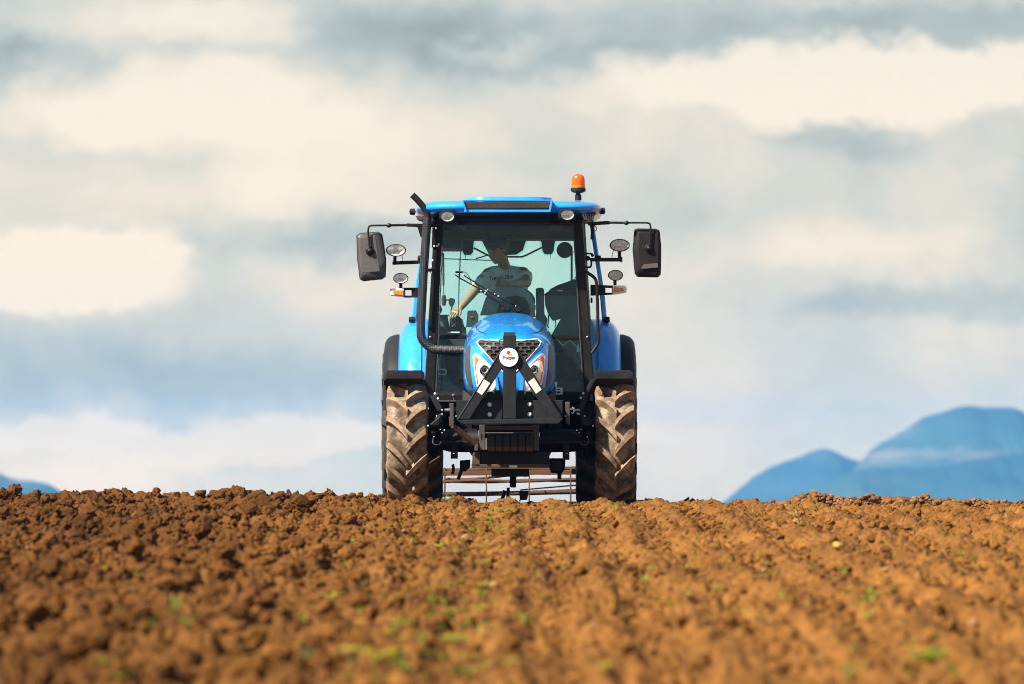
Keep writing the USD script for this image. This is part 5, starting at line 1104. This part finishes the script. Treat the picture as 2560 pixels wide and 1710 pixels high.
# green shoots
mat('leaf', {'oi': ('object_info', {}), 'r': ('rgb_ramp', {'ramp': [(0, (.09, .14, .008)), (.5, (.22, .26, .012)), (.85, (.33, .32, .018)), (1, (.34, .25, .05))]}), 'd': ('principled_bsdf', {'roughness': .55}), 't': ('translucent_bsdf', {}), 'm': ('mix_closure', {'fac': .35})},
    [('oi.random', 'r.fac'), ('r.color', 'd.base_color'), ('r.color', 't.color'), ('d.BSDF', 'm.closure1'), ('t.BSDF', 'm.closure2')], surface='m.closure')
def tuft(seed, n, L_, w, lean):
    g = np.random.default_rng(seed); out = []
    for _ in range(n):
        a = g.uniform(0, 2 * np.pi); l = L_ * g.uniform(.5, 1.1); b = lean * g.uniform(.3, 1.3); dx, dy = math.cos(a), math.sin(a); o = g.normal(0, L_ * .12, 2)
        t = np.linspace(0, 1, 5); c = np.c_[o[0] + dx * l * b * t ** 1.6, o[1] + dy * l * b * t ** 1.6, l * (t - .45 * b * t ** 2)]
        ww = w * g.uniform(.7, 1.2) * np.sin(np.pi * np.clip(t * .85 + .12, 0, 1)) + .0004
        s = np.array([-dy, dx, 0]); v = np.vstack([c + s * ww[:, None], c + [0, 0, w * .35] * (ww[:, None] > .001), c - s * ww[:, None]]); m = 5
        f = []
        for i in range(m - 1):
            f += [(i, i + 1, m + i + 1), (i, m + i + 1, m + i), (m + i, m + i + 1, 2 * m + i + 1), (m + i, 2 * m + i + 1, 2 * m + i)]
        out.append(trimesh.Trimesh(v, f, process=False))
    return join(out)
TUF = [kind_of(f'shoot_shape_{i}', tuft(100 + i, (8, 11, 7, 14)[i], 1.0, (.05, .07, .085, .045)[i], (.5, .8, 1.0, .6)[i]), 'leaf', smooth=True) for i in range(4)]
def shoot(px, py, w, label, k, group):
    p = on_field(px, py); r = w * .85 * (49 + p[1]) / FPX
    copy(TUF[k % 4], 'weed', p + [0, 0, r * .08], (r, r, r * .9), (0, 0, rng.uniform(0, 360)), label, 'weed', group)
G1 = 'small green shoots on the field'
spots = [(442, 1537, 64), (470, 1568, 40), (985, 1508, 50), (1080, 1512, 50), (1085, 1500, 34), (990, 1575, 48), (950, 1670, 100), (1000, 1682, 60), (1060, 1610, 40), (1200, 1500, 44), (1195, 1540, 40), (2170, 1510, 60), (2165, 1550, 44), (2310, 1665, 90), (2350, 1655, 70), (2370, 1690, 60), (2110, 1438, 36), (2115, 1478, 26), (1100, 1370, 30), (1090, 1350, 22), (1032, 1358, 26), (1245, 1335, 30), (1450, 1290, 22), (1445, 1265, 14), (1547, 1262, 14), (1280, 1288, 26), (970, 1326, 20), (1115, 1255, 26), (1127, 1252, 22), (270, 1690, 46), (300, 1700, 40), (860, 1420, 26), (760, 1560, 40), (720, 1640, 50), (830, 1500, 40), (380, 1575, 40), (340, 1395, 22), (420, 1328, 14), (690, 1330, 16), (1720, 1262, 16), (1745, 1278, 16), (2040, 1270, 20), (1985, 1290, 20), (1880, 1290, 22), (1815, 1315, 22), (2000, 1315, 24), (1905, 1385, 16), (2038, 1352, 18), (2480, 1350, 20), (2405, 1395, 22), (1830, 1400, 16), (1850, 1430, 14), (1720, 1425, 30), (1890, 1550, 26), (1745, 1640, 26), (2120, 1700, 60), (1610, 1465, 40), (1500, 1690, 50), (1270, 1680, 50), (1310, 1560, 36), (1180, 1460, 30), (910, 1465, 24), (1010, 1450, 26), (1110, 1452, 24), (1330, 1380, 20), (1300, 1320, 18), (1220, 1300, 16)]
for i, (px, py, w) in enumerate(spots):
    shoot(px, py, w, f'{size_word(w, 22, 45)} green leaf tuft {place(px, py)}', i, G1)
for i in range(215):
    py = 1262 + 440 * rng.uniform() ** 1.15; t_ = rng.uniform(); px = 1275 + rng.normal(-.42, .22) * (py - 1200) * 1.1 if t_ < .6 else 1275 + rng.normal(2.3, .7) * (py - 1200) if t_ < .8 else rng.uniform(150, 2560)
    w = rng.uniform(8, 20) * (.7 + (py - 1250) / 260)
    shoot(px, py, w, f'{size_word(w, 12, 20)} sprouting green shoot {place(px, py)}', i, G1)
# dry straw, and thin grass along the skyline
mat('straw', {'oi': ('object_info', {}), 'r': ('rgb_ramp', {'ramp': [(0, (.30, .17, .06)), (1, (.45, .33, .15))]}), 'p': ('principled_bsdf', {'roughness': .8})}, [('oi.random', 'r.fac'), ('r.color', 'p.base_color')])
straw = trimesh.creation.cylinder(.03, 2.0, sections=5)
sx = scatter(420, 15, 51); q = rot(420); q[:, 1:3] += .8; q /= np.linalg.norm(q, axis=1, keepdims=True)
instancer('dry_straw', [straw], 'straw', np.c_[sx[:, 0], sx[:, 1] - 49, height(sx[:, 0], sx[:, 1]) + .012], q, rng.uniform(.02, .05, 420), 'bits of dry straw scattered over the soil')
gpx = np.concatenate([rng.uniform(-20, 330, 60), rng.uniform(1620, 1960, 22)]); gd_ = np.concatenate([rng.uniform(44, 50, 60), rng.uniform(46, 48, 22)])
gxx = EYE[0] + (gpx - 1280) / FPX * gd_; gn = len(gpx)
instancer('skyline_grass', [tuft(140, 4, 1.0, .03, .25), tuft(141, 3, 1.0, .03, .2)], 'straw', np.c_[gxx, gd_ - 49, height(gxx, gd_) - .01], tumble(gn, .05), rng.uniform(.03, .075, gn), 'thin dry grass stalks along the skyline')
tag(obj('haze', hz, 'air', smooth=False), 'pale blue air that fades the distant mountains', 'haze', kind='stuff')
